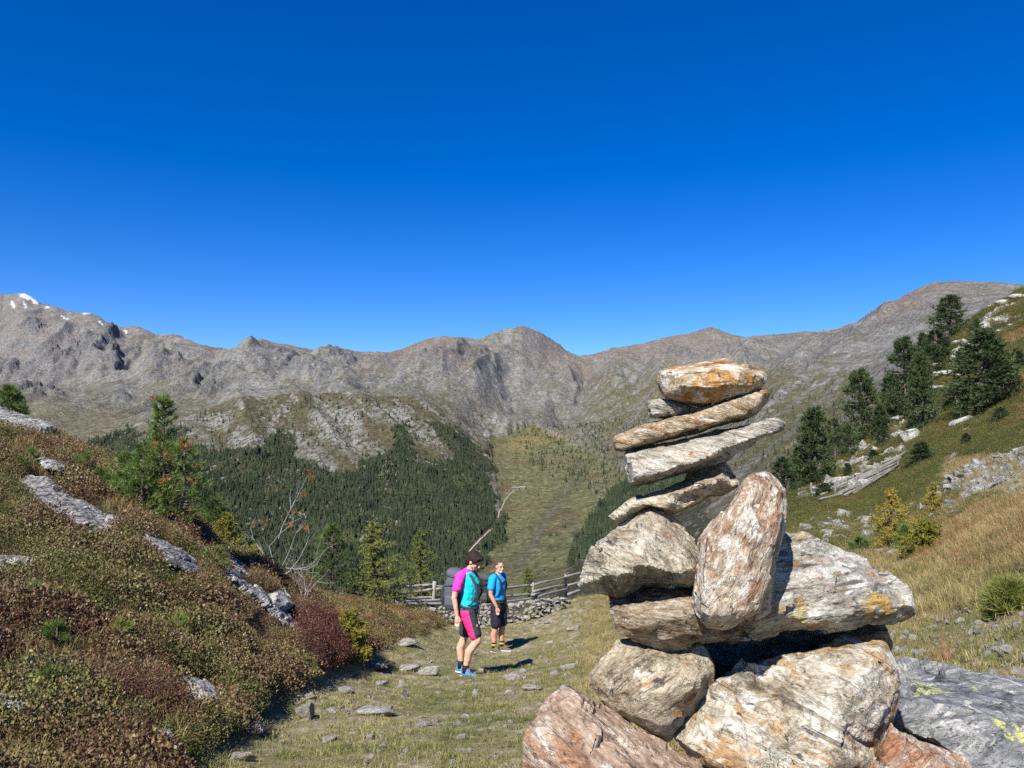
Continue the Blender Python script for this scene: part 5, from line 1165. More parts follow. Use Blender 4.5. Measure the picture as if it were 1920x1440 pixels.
# ================================================================== LOOSE ROCKS
def hull_rock(seed, flat=(1, .75, .5), sub=2, n=14, amp=.05):
    rng = np.random.default_rng(seed); bm = bmesh.new()
    for _ in range(n):
        v = rng.normal(size=3); v /= np.linalg.norm(v); v = np.sign(v) * np.abs(v) ** .75
        bm.verts.new(tuple(v * np.array(flat) * rng.uniform(.75, 1.0)))
    bmesh.ops.convex_hull(bm, input=bm.verts)
    for v in [v for v in bm.verts if not v.link_faces]: bm.verts.remove(v)
    if sub:
        bmesh.ops.bevel(bm, geom=list(bm.edges), offset=.045, segments=1, affect='EDGES', profile=.5)
        bmesh.ops.triangulate(bm, faces=bm.faces)
        for _ in range(sub - 1): bmesh.ops.subdivide_edges(bm, edges=list(bm.edges), cuts=1, use_grid_fill=True)
    me = bpy.data.meshes.new('rock'); bm.to_mesh(me); bm.free()
    P = verts_of(me).astype(float)
    if sub: 
        nn = P / (np.linalg.norm(P, axis=1)[:, None] + 1e-6); P = P + nn * (amp * fbm3(P * 2.6 + seed, 3, seed % 50))[:, None]
    set_verts(me, P)
    me.polygons.foreach_set('use_smooth', np.zeros(len(me.polygons), bool)); me.update()
    return me
RK = [hull_rock(900 + i, f) for i, f in enumerate([(1, .8, .35), (1, .7, .5), (1, .85, .65), (1, .6, .3), (1, .9, .5), (1, .75, .8)])]
RK_LO = [hull_rock(920 + i, f, 0, 12) for i, f in enumerate([(1, .8, .5), (1, .7, .6), (1, .85, .7), (1, .6, .4), (1, .9, .45), (1, .75, .8), (1, .7, .35), (1, .9, .9)])]
_rk_by = {}
def rk(i, mat, lo=False):
    src = RK_LO if lo else RK; key = (i % len(src), mat, lo)
    if key not in _rk_by:
        me = src[i % len(src)].copy(); me.materials.clear(); me.materials.append(M_[mat]); _rk_by[key] = me
    return _rk_by[key]
def loose(name, label, px, py, w, h, i, mat='field', cat='stone', group=None, d0=1.5, sink=.25, rz=None, lo=False, tilt=.15):
    p = hit(px, py + h * .35, d0, 80); sx = px2m(w, p.y) * .5; sz = px2m(h, p.y) * .75
    o = link(name, rk(i, mat, lo)); rnd_ = random.Random(int(px * 7 + py))
    o.rotation_euler = (rnd_.uniform(-tilt, tilt), rnd_.uniform(-tilt, tilt), rz if rz is not None else rnd_.uniform(-.5, .5))
    fl = (.35, .5, .65, .3, .5, .8)[i % 6]
    o.scale = (sx, sx * rnd_.uniform(.8, 1.1), max(sz / max(fl, .3) * .6, sx * .35)); o.location = (p.x, p.y, p.z + sz * (.62 - sink))
    return tag(o, label, cat, group)
PS = 'stones lying in the path'
for i, (x, y, w, h, k, mat, lab) in enumerate([
 (476,1367,52,28,0,'field','flat pale grey stone at the heather edge near the bottom'),
 (571,1334,40,36,2,'lime','wedge stone with yellow-green lichen at the path edge'),
 (580,1305,28,14,0,'field','small pale stone just above the lichen wedge stone'),
 (703,1247,62,20,0,'weather','long grey slab where the path meets the heather'),
 (768,1252,50,14,3,'field','low flat slab between the long grey slab and the white stone'),
 (806,1257,42,22,1,'field','rounded whitish stone left of the woman'),
 (754,1281,20,20,5,'field','upright little stone below the flat slab'),
 (716,1281,30,12,3,'field','narrow tilted stone left of the upright little stone'),
 (648,1293,38,12,0,'field','thin white stone left of the path middle'),
 (704,1335,78,18,3,'field','long thin slab lying slantwise across the left path'),
 (726,1326,24,18,1,'wall','stub stone at the upper end of the slanting slab'),
 (694,1382,18,15,2,'field','small white cube-like stone low in the path'),
 (652,1394,16,9,0,'field','tiny white stone left of the cube-like stone'),
 (618,1386,32,12,3,'field','low broken slab near the bottom left of the path'),
 (866,1281,16,10,0,'field','small stone just below the blue shoes'),
 (1000,1291,44,12,3,'wall','flat brownish slab right of the path middle'),
 (962,1268,42,14,0,'wall','embedded slab below the shadow of the woman'),
 (985,1241,34,14,1,'wall','low rubble stone right of the woman shadow'),
 (1067,1249,30,14,1,'field','pale stone in the grass right of the path'),
 (1040,1262,24,10,0,'field','small pale stone left of the dry grass edge'),
 (850,1431,18,20,5,'wall','dark little stone at the bottom edge of the picture'),
 (864,1381,22,12,1,'field','knobby pale stone low in the middle of the path'),
 (794,1357,36,10,0,'wall','thin flat stone in the middle of the path'),
 (932,1336,20,12,1,'field','small knobby stone right of the path middle'),
 (455,1416,52,26,4,'wall','tan stone sunk in turf near the bottom left'),
 (760,1205,60,14,0,'wall','earthy slab below the dark hollow of the bank'),
 (885,1223,24,12,1,'field','small stone behind the knees of the woman'),
 (1075,1178,26,12,1,'wall','stone in the grass below the wall end')]):
    loose('path_stone', lab, x, y, w * 1.15, h * 1.15, k, mat, group=PS)
RS = 'stones on the right slope'
for i, (x, y, w, h, k, mat, lab) in enumerate([
 (1679,1035,36,14,0,'lime','yellow-green lichened stone below the golden sapling'),
 (1655,1031,30,12,1,'talus','grey stone left of the lichened stone'),
 (1812,1143,18,16,2,'pink','small pink stone in the dry grass on the right'),
 (1916,1259,46,18,0,'field','pale flat stone at the right frame edge by the dark boulder'),
 (1727,1223,34,24,4,'field','grey stone peeking out behind the dark boulder'),
 (1838,1184,28,14,1,'weather','dark grey stone in the stony turf'),
 (1876,1182,26,14,2,'field','light stone right of the dark grey stone'),
 (1911,1231,28,18,5,'pink','pinkish stone near the right frame edge'),
 (1610,1068,26,12,0,'talus','pale stone right behind the broad slab'),
 (1822,1046,16,14,2,'talus','white stone in the russet grass'),
 (1546,1016,22,18,1,'talus','angular pale stone above the broad slab'),
 (1522,992,36,18,0,'talus','flat pale rubble stone left of the juniper mat'),
 (1770,1002,26,10,0,'talus','low pale stone below the talus field')]):
    loose('slope_stone', lab, x, y, w, h, k, mat, group=RS)
BG = 'pale boulders among the pines'
for i, (x, y, w, h, k, lab) in enumerate([
 (1684,785,26,20,2,'rounded pale boulder at the left foot of the dense pine group'),(1709,816,42,40,5,'large split pale boulder below the dense pine group'),
 (1774,700,70,18,0,'long pale ledge left of the widest pine'),(1763,726,34,14,4,'pale slab just below the long ledge'),(1795,755,16,18,5,'upright pale stone at the left foot of the widest pine'),
 (1806,788,46,26,4,'cluster boulder below the widest pine'),(1815,806,18,12,1,'small boulder under the cluster boulder'),(1762,681,42,12,0,'flat pale ledge right of the tall dense pine'),
 (1795,641,30,12,0,'flat pale rock at the foot of the highest pine'),(1847,611,24,26,5,'jagged pale rock on the skyline right of the little pine'),(1875,599,20,10,1,'small pale rock above the jagged skyline rock'),
 (1760,770,34,16,1,'pale boulder right of the dense pine group'),(1615,836,40,18,1,'pale boulder at the foot of the single full pine'),(1661,806,26,12,1,'boulder left of the little pine in the gap'),
 (1909,676,22,12,4,'pale rock at the right frame edge on the slope'),(1893,661,14,8,1,'small pale rock right of the widest pine'),(1546,893,36,14,0,'flat rock at the foot of the broad lower pine'),
 (1516,904,30,14,1,'pale rubble boulder left of the broad lower pine'),(1882,566,34,16,0,'dark-shadowed ledge rock on the skyline near the right edge'),(1908,556,36,14,0,'topmost ledge rock on the right skyline'),(1862,570,20,10,1,'small ledge rock left of the skyline ledges'),
 (1634,770,18,12,2,'pale stone above the single full pine'),(1574,920,26,12,0,'flat stone at the lower end of the log fence'),(1830,655,16,10,1,'pale stone below the skyline pines')]):
    loose('boulder', lab, x, y, w * 1.15, h * 1.15, k, 'talus', 'boulder', BG, d0=14)
# talus: single rocks one can pick out
TAL = [(1745,928),(1778,895),(1812,874),(1920,838),(1965,826),(1965,925),(1880,930),(1800,934),(1762,946),(1700,966),(1625,985),(1558,992),(1556,976),(1640,966),(1700,950)]
TAL2 = [(1498,988),(1560,960),(1640,972),(1668,985),(1650,1000),(1560,1012)]; TAL3 = [(1718,948),(1760,930),(1812,935),(1802,962),(1740,974)]
def in_talus(x, y): return inpoly(TAL, x, y) | inpoly(TAL2, x, y) | inpoly(TAL3, x, y)
def talus():
    rng = np.random.default_rng(77); n = 0; tries = 0; pts = []
    while n < 280 and tries < 6000:
        tries += 1; x = rng.uniform(1498, 1925); y = rng.uniform(838, 1012)
        if not in_talus(np.array([x]), np.array([y]))[0]: continue
        if any(abs(x - a) < 6.5 and abs(y - b) < 3.2 for a, b in pts): continue
        pts.append((x, y)); n += 1; w = rng.uniform(13, 26) if rng.random() < .8 else rng.uniform(26, 40)
        loose('talus_rock', 'angular pale rock in the talus field on the right slope', x, y, w, w * rng.uniform(.45, .75), int(rng.integers(0, 8)), 'talus', 'rock', 'rocks of the talus field', d0=8, lo=True, tilt=.5, rz=rng.uniform(0, 6.28))
talus()
def gravel():
    x, y, z, px, py, rng = sample(16000, -.60, .78, 3.4, 24, .9, 781)
    h = heath_mask(px, py); stony = sstep(1600, 1720, px) * sstep(1120, 1180, py)
    m = (h < .25) & (fbm2(x / .7, y / .7, 3, 782) + .75 * stony + rng.normal(0, .15, len(x)) > .16)
    k = rng.integers(0, 8, len(x)); sc = np.exp(rng.normal(-3.85, .5, len(x)))
    place('gravel', m, x, y, z, rng, sc, [(rk(i, 'field', True), None) for i in range(8)], 'small pale pebbles strewn over path and stony turf', tiltv=.6, dz=.004)
    # fine rubble between the talus rocks and below the log fence
    x, y, z, px, py, rng = sample(26000, .33, .78, 12, 60, .9, 785)
    m = in_talus(px, py) | (inpoly([(1490,935),(1560,880),(1640,810),(1700,760),(1760,690),(1840,600),(1900,560),(1920,600),(1850,660),(1800,720),(1760,790),(1700,850),(1600,935)], px, py) & (fbm2(x / 2.2, y / 2.2, 4, 141, .6) + rng.normal(0, .1, len(x)) > .0))
    place('rubble', m, x, y, z, rng, np.where(in_talus(px, py), .085, np.exp(rng.normal(-1.7, .38, len(x)))), [(rk(i, 'talus', True), None) for i in range(8)], 'broken pale rubble filling the talus and the rocky slope', tiltv=.6)
gravel()

# ================================================================== FENCES AND WALL
def wood(name, a, b, c_):
    m = NT(name, 0.85, 0.2); o = m.obj(); n = m.noise(m.mapping(o, (3, 22, 22)), 1, 6, .7); n2 = m.noise(o, 9, 4, .6)
    c = m.ramp(n, [(.32, a), (.5, b), (.7, c_)]); c = m.mix(m.step(n2, .55, .75), c, (.16, .14, .12))
    return m.done(c, m.bump(n, .8, .012))
M_['pale_wood'] = wood('silvered_rail_wood', (.12, .11, .098), (.25, .237, .215), (.38, .362, .335))
M_['wood'] = wood('weathered_fence_wood', (.07, .063, .055), (.175, .162, .143), (.30, .283, .255))
def log_obj(name, parent, A, B, r0, r1, seed, base, split=False, mat='wood'):
    """weathered half-round rail from A to B, grain along its own x axis"""
    rng = np.random.default_rng(seed); A = np.array(A); B = np.array(B); L = np.linalg.norm(B - A); n = 7
    P = np.stack([np.linspace(0, L, n), rng.normal(0, r0 * .28, n).cumsum() * .35, rng.normal(0, r0 * .28, n).cumsum() * .35], 1)
    V, Fc = tube(P, np.linspace(r0, r1, n) * rng.uniform(.88, 1.12, n), 8, rng, .16)
    V = np.array(V); 
    if split: V[:, 2] = np.where(V[:, 2] < 0, V[:, 2] * .7, V[:, 2])
    o = link(name, np_mesh(name, V, Fc), M_[mat], parent)
    t = Vector((B - A) / L); q = t.to_track_quat('X', 'Z'); o.rotation_euler = q.to_euler(); o.location = Vector(A) - Vector(base)
    return o
def fence_near():
    dist = lambda x: float(np.interp(x, [720, 811, 905, 998, 1061, 1125], [17.8, 18.4, 19.6, 21.5, 24, 26.5]))
    b = at(900, 1150, 19.5); e = empty('wooden_fence', tuple(b))
    for i, (x, y0, y1, w, ln) in enumerate([(811,1090,1178,.050,4),(905,1100,1170,.042,0),(998,1092,1150,.040,1),(1061,1077,1135,.04,0),(1118,1072,1120,.04,0),(742,1098,1165,.04,-2)]):
        d = dist(x) - .06; log_obj('post', e, at(x - ln * .3, y1, d), at(x + ln, y0, d), w, w * .85, 1000 + i, b, mat='pale_wood')
    rails = [(728,1102,812,1096),(735,1115,815,1103),(745,1123,905,1117),(742,1128,905,1123),(742,1133,900,1131),(800,1099,905,1104),(815,1104,908,1107),
             (900,1108,1000,1097),(900,1123,1002,1114),(905,1134,1006,1121),(900,1128,962,1116),(996,1098,1064,1081),(998,1116,1038,1102),(1005,1119,1066,1105),(1058,1082,1125,1066),(1062,1098,1128,1082),(1064,1115,1118,1098),(1000,1109,1062,1096)]
    for i, (x0, y0, x1, y1) in enumerate(rails):
        j = ((i * 37) % 11 - 5) * .008
        top_ = lambda x, y: .95 * max(0, y - float(np.interp(x, [728, 812, 905, 1000, 1064, 1125], [1101, 1097, 1106, 1097, 1082, 1067]))) * dist(x) / F
        log_obj('rail', e, at(x0, y0, dist(x0) + j - top_(x0, y0)), at(x1, y1, dist(x1) + j - top_(x1, y1)), .042 if i not in (8, 16) else .055, .036, 1020 + i, b, True, 'pale_wood')
    tag(e, 'grey split rail fence on the stone wall behind the hikers', 'fence')
fence_near()
def fence_far():
    b = hit(1620, 915, 18, 60); e = empty('log_fence', tuple(b)); rng = np.random.default_rng(4)
    for i, (x0, y0, x1, y1) in enumerate([(1562,916,1676,862),(1566,921,1684,866),(1570,926,1684,872),(1560,931,1672,882),(1584,928,1650,894),(1600,925,1680,877),(1575,912,1640,880),(1492,922,1568,912),(1496,930,1560,921),(1500,918,1540,910),(1535,938,1580,926),(1660,874,1700,846),(1655,868,1695,850),(1498,934,1575,918),(1540,928,1600,905),(1610,898,1690,858),(1580,918,1665,872)]):
        A = hit(x0, y0 + 6, 18, 60); B = hit(x1, y1 + 7, 18, 60); A = at(x0, y0, A.y * .975); B = at(x1, y1, B.y * .975)
        log_obj('rail', e, A, B, .055, .042, 1060 + i, b)
    for i, (x, y0, y1) in enumerate([(1565,905,936),(1606,890,925),(1645,868,902),(1682,856,885),(1520,905,935)]):
        p = hit(x, y1, 18, 60); log_obj('post', e, (p.x, p.y - .1, p.z - .2), tuple(at(x + 1, y0, p.y - .1)), .045, .04, 1080 + i, b)
    tag(e, 'collapsed grey log fence climbing the right slope below the pines', 'fence')
fence_far()
def wall():
    b = hit(930, 1168, 12, 24); e = empty('dry_stone_wall', tuple(b)); rng = np.random.default_rng(31)
    top = lambda x: np.interp(x, [748, 780, 830, 900, 960, 1010, 1045, 1074], [1142, 1140, 1138, 1138, 1130, 1122, 1120, 1132])
    bot = lambda x: np.interp(x, [748, 780, 830, 900, 960, 1010, 1045, 1074], [1152, 1160, 1162, 1172, 1172, 1166, 1158, 1146])
    dist = lambda x: np.interp(x, [748, 811, 905, 1000, 1075], [17.6, 18.0, 18.6, 19.6, 21.0]) - .1
    n = 0
    for row in range(9):
        x = 746.0 + rng.uniform(0, 8)
        while x < 1076:
            w = rng.uniform(8, 17); t0, t1 = top(x), bot(x); rows = max(2, round((t1 - t0) / 6.5))
            if row < rows:
                y = t1 - (row + .5) * (t1 - t0) / rows + rng.normal(0, .8); d = float(dist(x)) + row * .02 + rng.normal(0, .03)
                p = at(x + w / 2, y, d); s = px2m(w, d) * .66; o = link('stone', rk((0, 1, 3, 4)[int(rng.integers(0, 4))], 'wall' if rng.random() < .7 else 'field'), None, e)
                o.location = p - b; o.scale = (s, s * .95, s * rng.uniform(.75, 1.2)); o.rotation_euler = (rng.normal(0, .18), rng.normal(0, .22), rng.uniform(0, 6.28)); n += 1
            x += w * .88
    # rubble core behind and tumbled stones in front
    for k in range(46):
        x = rng.uniform(750, 1085); y = bot(x) + rng.uniform(-2, 9); p = hit(x, y, 12, 24); s = rng.uniform(.05, .13)
        o = link('stone', rk(int(rng.integers(0, 6)), 'wall'), None, e); o.location = Vector((p.x, p.y, p.z + s * .2)) - b; o.scale = (s, s, s * .7); o.rotation_euler = (rng.normal(0, .3), rng.normal(0, .3), rng.uniform(0, 6.28))
    tag(e, 'low dry stone wall of pale rubble below the split rail fence', 'wall')
wall()

# ================================================================== VALLEY: road, stream, huts
def ribbon(name, pts, width, lift, mat, label):
    P = [far_hit(x, y, 700, 4000) for x, y in pts]; Q = []
    for a, b in zip(P[:-1], P[1:]):
        for t in np.linspace(0, 1, 24, endpoint=False): Q.append(a + (b - a) * t)
    Q.append(P[-1]); Q = np.array(Q); Q[:, 2] = far_z(Q[:, 0], Q[:, 1])
    t = np.gradient(Q[:, :2], axis=0); t /= np.linalg.norm(t, axis=1)[:, None] + 1e-9; s = np.stack([-t[:, 1], t[:, 0]], 1)
    rng = np.random.default_rng(len(pts)); V = []; Fc = []
    for i, q in enumerate(Q):
        w = width * rng.uniform(.8, 1.2)
        for k in (-1, 0, 1):
            x, y = q[:2] + s[i] * w * k; V.append((x, y, float(far_z(x, y)) + lift))
    for i in range(len(Q) - 1):
        for k in (0, 1): Fc.append([i * 3 + k, i * 3 + k + 1, i * 3 + k + 4, i * 3 + k + 3])
    o = link(name, np_mesh(name, np.array(V), Fc), mat); tag(o, label, kind='structure')
def flat_mat(name, a, b, sc):
    m = NT(name, .95, .1); n = m.noise(m.pos(), sc, 5, .7); return m.done(m.ramp(n, [(.35, a), (.65, b)]))
M_['road'] = flat_mat('gravel_road', (.23, .21, .165), (.33, .305, .25), .3)
ribbon('road', [(880,1035),(895,1018),(910,1003),(923,992)], 1.2, .6, M_['road'], 'pale gravel road on the valley floor')
ribbon('road', [(934,972),(936,960),(946,940),(957,926),(964,921)], 1.05, .6, M_['road'], 'pale gravel road leading to the valley huts')
ribbon('road', [(895,848),(907,855),(921,862)], 1.6, .9, M_['road'], 'pale road bend at the valley step')
M_['plaster'] = flat_mat('hut_wall', (.15, .12, .09), (.24, .20, .16), .5); M_['hutroof'] = flat_mat('hut_roof', (.10, .10, .10), (.20, .20, .20), .5); M_['hutroof2'] = flat_mat('hut_roof_bright', (.15, .145, .14), (.21, .205, .20), .5); M_['dark'] = flat_mat('dark_opening', (.02, .02, .02), (.03, .03, .03), .5)
def hut(label, x, y, L, W, H, rz, roofm):
    p = far_hit(x, y, 900, 3000); e = empty('alpine_hut', (p[0], p[1], p[2] - .8), rz)
    def box(name, c, s, mat, par):
        V = [(c[0] + s[0] * i, c[1] + s[1] * j, c[2] + s[2] * k) for i in (-.5, .5) for j in (-.5, .5) for k in (-.5, .5)]
        return link(name, np_mesh(name, np.array(V), [[0, 1, 3, 2], [4, 6, 7, 5], [0, 4, 5, 1], [2, 3, 7, 6], [0, 2, 6, 4], [1, 5, 7, 3]], False), mat, par)
    w = box('wall', (0, 0, H * .5), (L, W, H), M_['plaster'], e)
    V = [(a * (L / 2 + .6), b * (W / 2 + .8), H - .1 + dz) for dz in (0, .35) for a in (-1, 1) for b in (-1, 1)] + [(a * (L / 2 + .6), 0, H + W * .32 + dz) for dz in (0, .35) for a in (-1, 1)]
    link('roof', np_mesh('roof', np.array(V), [[4, 6, 11, 10], [5, 10, 11, 7], [0, 8, 9, 2], [1, 3, 9, 8], [4, 10, 8, 0], [10, 5, 1, 8], [6, 2, 9, 11], [11, 9, 3, 7], [0, 2, 6, 4], [1, 5, 7, 3]], False), roofm, e)
    box('door', (L * .1, -W / 2 - .06, 1.0), (1.2, .1, 2.0), M_['dark'], e)
    for k in (-.3, .34): box('window', (L * k, -W / 2 - .06, H * .6), (1.0, .1, 1.0), M_['dark'], e)
    tag(e, label, 'hut')
hut('dark roofed alpine hut at the end of the valley road', 966, 918, 16, 8, 4.0, .15, M_['hutroof'])
hut('grey roofed alpine barn beside the dark hut in the valley', 980, 917, 13, 8, 4.0, -.2, M_['hutroof2'])

# ================================================================== HIKERS
def cloth(name, col, rough=.8, var=.12):
    m = NT(name, rough, .3); n = m.noise(m.obj(), 28, 4, .6); n2 = m.noise(m.obj(), 9, 3, .6)
    c = m.mix(n, tuple(x * (1 - var) for x in col), tuple(min(1, x * (1 + var)) for x in col))
    return m.done(c, m.bump(n2, .5, .03))
SKIN_W = cloth('fair_skin', (.62, .36, .26), .55, .06); SKIN_M = cloth('tanned_skin', (.52, .28, .18), .5, .06)
CL = {k: cloth(k, v) for k, v in dict(pink_fabric=(.78, .045, .40), teal_fabric=(.01, .52, .60), magenta_panel=(.78, .03, .20), charcoal_fabric=(.035, .038, .042), blue_shoe=(.07, .20, .36), pale_sole=(.62, .62, .60), black_knit=(.012, .012, .014),
      brown_hair=(.022, .012, .009), grey_hair=(.060, .054, .050), white_beard=(.50, .42, .37), azure_fabric=(.008, .32, .74), navy_fabric=(.016, .019, .038), slate_pack=(.085, .09, .115), black_pack=(.022, .024, .026), grey_pack=(.055, .06, .06), boot_brown=(.115, .095, .06), boot_yellow=(.40, .34, .07), sock_red=(.5, .06, .12), lip=(.42, .16, .14), eye=(.02, .015, .015)).items()}
def ring(c, a, b, n=14, tilt=0.0, p=2.0):
    out = []
    for k in range(n):
        t = 2 * math.pi * k / n; ct, st_ = math.cos(t), math.sin(t)
        x = a * math.copysign(abs(ct) ** (2 / p), ct); y = b * math.copysign(abs(st_) ** (2 / p), st_)
        out.append((c[0] + x * math.cos(tilt), c[1] + y, c[2] - x * math.sin(tilt)))
    return out
def loft(rings):
    n = len(rings[0]); V = [p for r in rings for p in r]; Fc = []
    for i in range(len(rings) - 1):
        for k in range(n): Fc.append([i * n + k, i * n + (k + 1) % n, (i + 1) * n + (k + 1) % n, (i + 1) * n + k])
    Fc.append(list(range(n))[::-1]); Fc.append([(len(rings) - 1) * n + k for k in range(n)])
    return V, Fc
def limb(P, R, sides=10):
    """tapered limb with rounded ends"""
    P = [np.array(p, float) for p in P]; a = P[0] - P[1]; a /= np.linalg.norm(a); b = P[-1] - P[-2]; b /= np.linalg.norm(b)
    Q = [P[0] + a * R[0] * .75, P[0] + a * R[0] * .4] + P + [P[-1] + b * R[-1] * .4, P[-1] + b * R[-1] * .75]
    return tube(Q, [R[0] * .45, R[0] * .85] + list(R) + [R[-1] * .85, R[-1] * .45], sides)
def ellip(c, r, tilt=0.0, n=12, m=8):
    rs = []
    for i in range(m):
        ph = math.pi * (i + .35) / (m - .3); z = -math.cos(ph); q = math.sin(ph)
        rs.append([(c[0] + r[0] * q * math.cos(t) * math.cos(tilt) + r[2] * z * math.sin(tilt), c[1] + r[1] * q * math.sin(t), c[2] + r[2] * z * math.cos(tilt) - r[0] * q * math.cos(t) * math.sin(tilt)) for t in np.linspace(0, 2 * math.pi, n, endpoint=False)])
    return loft(rs)
def blend(name, pieces, vox, smooth, mat, parent, fold=0.0):
    mb = MB()
    for p in pieces: mb.add(p)
    bm = bmesh.new(); me0 = mb.mesh('t'); bm.from_mesh(me0); bmesh.ops.recalc_face_normals(bm, faces=bm.faces); bm.to_mesh(me0); bm.free()
    me = remesh(me0, vox, smooth, .5); me.name = name; me.materials.clear()
    if fold:
        P = verts_of(me).astype(float); q = P @ np.array([[.9, .3, -.25], [-.3, .9, .2], [.3, -.1, .95]]).T
        f = (1 - 2 * np.abs(pn3(q * np.array([9, 9, 16]) + 2 * pn3(P * 5, 3)[:, None], 7))) * .7 + .5 * pn3(P * 24, 9)
        set_verts(me, P + norms_of(me) * (fold * f)[:, None]); me.polygons.foreach_set('use_smooth', np.ones(len(me.polygons), bool))
    return link(name, me, mat, parent)
def plain(name, VF, mat, parent): return link(name, MB().add(VF).mesh(name), mat, parent)
def hand(w, d, fwd, side):
    """palm and five slightly curled fingers hanging from wrist w along direction d; fwd = thumb side"""
    w = np.array(w, float); d = np.array(d, float); d /= np.linalg.norm(d); f = np.array(fwd, float); f -= d * f.dot(d); f /= np.linalg.norm(f); s = np.cross(d, f) * side
    out = [limb([w, w + d * .045, w + d * .085], [.022, .030, .028], 8), limb([w + d * .03 + f * .016, w + d * .085 + f * .026], [.018, .014], 8), limb([w + d * .03 - f * .016, w + d * .08 - f * .026], [.017, .013], 8)]
    for k, L in enumerate((.068, .076, .070, .055)):
        o = w + d * .082 + f * (.027 - .018 * k); out.append(limb([o, o + d * L * .5 + s * .006, o + d * L * .85 + s * .022], [.0092, .0086, .0075], 6))
    o = w + d * .022 + f * .024; out.append(limb([o, o + d * .030 + f * .018, o + d * .058 + f * .020 + s * .008], [.0115, .0105, .009], 6))
    return out
def shoe(c, yaw, col, sole, parent, lace=None, h=.075):
    e = link('shoe', MB().add(loft([ring((c[0] + .055, c[1], .022), .135, .044, 14, 0, 2.4), ring((c[0] + .055, c[1], .045), .135, .045, 14, 0, 2.4), ring((c[0] + .040, c[1], .068), .112, .042, 14, .10), ring((c[0] + .012, c[1], .090), .072, .038, 14, .25), ring((c[0] - .006, c[1], .090 + h * .55), .050, .036, 14)])).mesh('shoe'), col, parent)
    so = plain('sole', loft([ring((c[0] + .055, c[1], .0), .140, .047, 14, 0, 2.4), ring((c[0] + .055, c[1], .024), .141, .048, 14, 0, 2.4)]), sole, e)
    for k in range(3):
        x = c[0] + .055 + .022 * k; z = .096 - .012 * k
        plain('lace', tube([(x, c[1] - .03, z), (x, c[1], z + .010), (x, c[1] + .03, z)], [.004] * 3, 5), lace or sole, e)
    for o in [e]: o.data.transform(Matrix.Translation((c[0], c[1], 0)) @ Matrix.Rotation(yaw, 4, 'Z') @ Matrix.Translation((-c[0], -c[1], 0)))
    for ch in e.children: ch.data.transform(Matrix.Translation((c[0], c[1], 0)) @ Matrix.Rotation(yaw, 4, 'Z') @ Matrix.Translation((-c[0], -c[1], 0)))
    return e
def rot_about(VF, c, ax, ang):
    V, Fc = VF; Mx = Matrix.Translation(c) @ Matrix.Rotation(ang, 4, ax) @ Matrix.Translation(-Vector(c)); return [tuple(Mx @ Vector(v)) for v in V], Fc
def head_pieces(c, pitch, yaw, beard=False):
    """skull, jaw, nose, ears, brow, lips; face towards +x"""
    hp = [ellip((c[0] - .008, c[1], c[2] + .022), (.098, .077, .096)), ellip((c[0] + .018, c[1], c[2] - .035), (.072, .060, .080)), ellip((c[0] + .050, c[1], c[2] - .082), (.032, .036, .026)),
          limb([(c[0] + .088, c[1], c[2] + .012), (c[0] + .104, c[1], c[2] - .018), (c[0] + .108, c[1], c[2] - .032)], [.010, .014, .015], 8), ellip((c[0] + .080, c[1], c[2] - .058), (.016, .024, .010)),
          ellip((c[0] + .072, c[1], c[2] + .030), (.022, .056, .012))]
    for s in (-1, 1): hp.append(ellip((c[0] - .005, c[1] + s * .078, c[2] - .005), (.020, .010, .032))); hp.append(ellip((c[0] + .060, c[1] + s * .038, c[2] - .022), (.022, .022, .024)))
    return [rot_about(rot_about(p, c, 'Y', pitch), c, 'Z', yaw) for p in hp]

def backpack(name, label, parent_mat, body, lid, trim, scale, H=.54):
    """pack in its own frame: rests against a back at x = 0, extends to -x; z = 0 is its lowest point"""
    e = empty(name, (0, 0, 0))
    b = blend('pack_body', [loft([ring((-.10, 0, .0), .07, .09, 16, 0, 2.6), ring((-.115, 0, .05), .115, .145, 16, 0, 2.8), ring((-.125, 0, .20), .135, .155, 16, 0, 2.8), ring((-.125, 0, .38), .130, .150, 16, 0, 2.8), ring((-.115, 0, .47), .105, .135, 16, 0, 2.6), ring((-.11, 0, .50), .06, .09, 16)])], .014, 2, body, e)
    blend('lid', [loft([ring((-.115, 0, .46), .135, .150, 16, .12, 2.8), ring((-.12, 0, .51), .140, .150, 16, .12, 2.8), ring((-.12, 0, .555), .105, .12, 16, .12, 2.4), ring((-.12, 0, .575), .05, .06, 16, .12)])], .012, 3, lid, e)
    blend('front_pocket', [loft([ring((-.235, 0, .06), .04, .09, 12, 0, 2.6), ring((-.255, 0, .12), .045, .115, 12, 0, 2.6), ring((-.255, 0, .30), .04, .11, 12, 0, 2.6), ring((-.24, 0, .37), .02, .08, 12)])], .011, 2, trim, e)
    for s in (-1, 1):
        plain('side_strap', tube([(-.02, s * .152, .40), (-.12, s * .163, .36), (-.22, s * .13, .33)], [.008] * 3, 5), trim, e)
        plain('side_strap', tube([(-.02, s * .155, .22), (-.12, s * .166, .17), (-.22, s * .13, .16)], [.008] * 3, 5), trim, e)
        blend('side_pocket', [loft([ring((-.12, s * .145, .03), .07, .02, 12), ring((-.12, s * .160, .10), .085, .035, 12), ring((-.12, s * .158, .19), .085, .03, 12), ring((-.12, s * .150, .215), .07, .018, 12)])], .010, 1, lid, e)
    return tag(e, label, 'backpack')

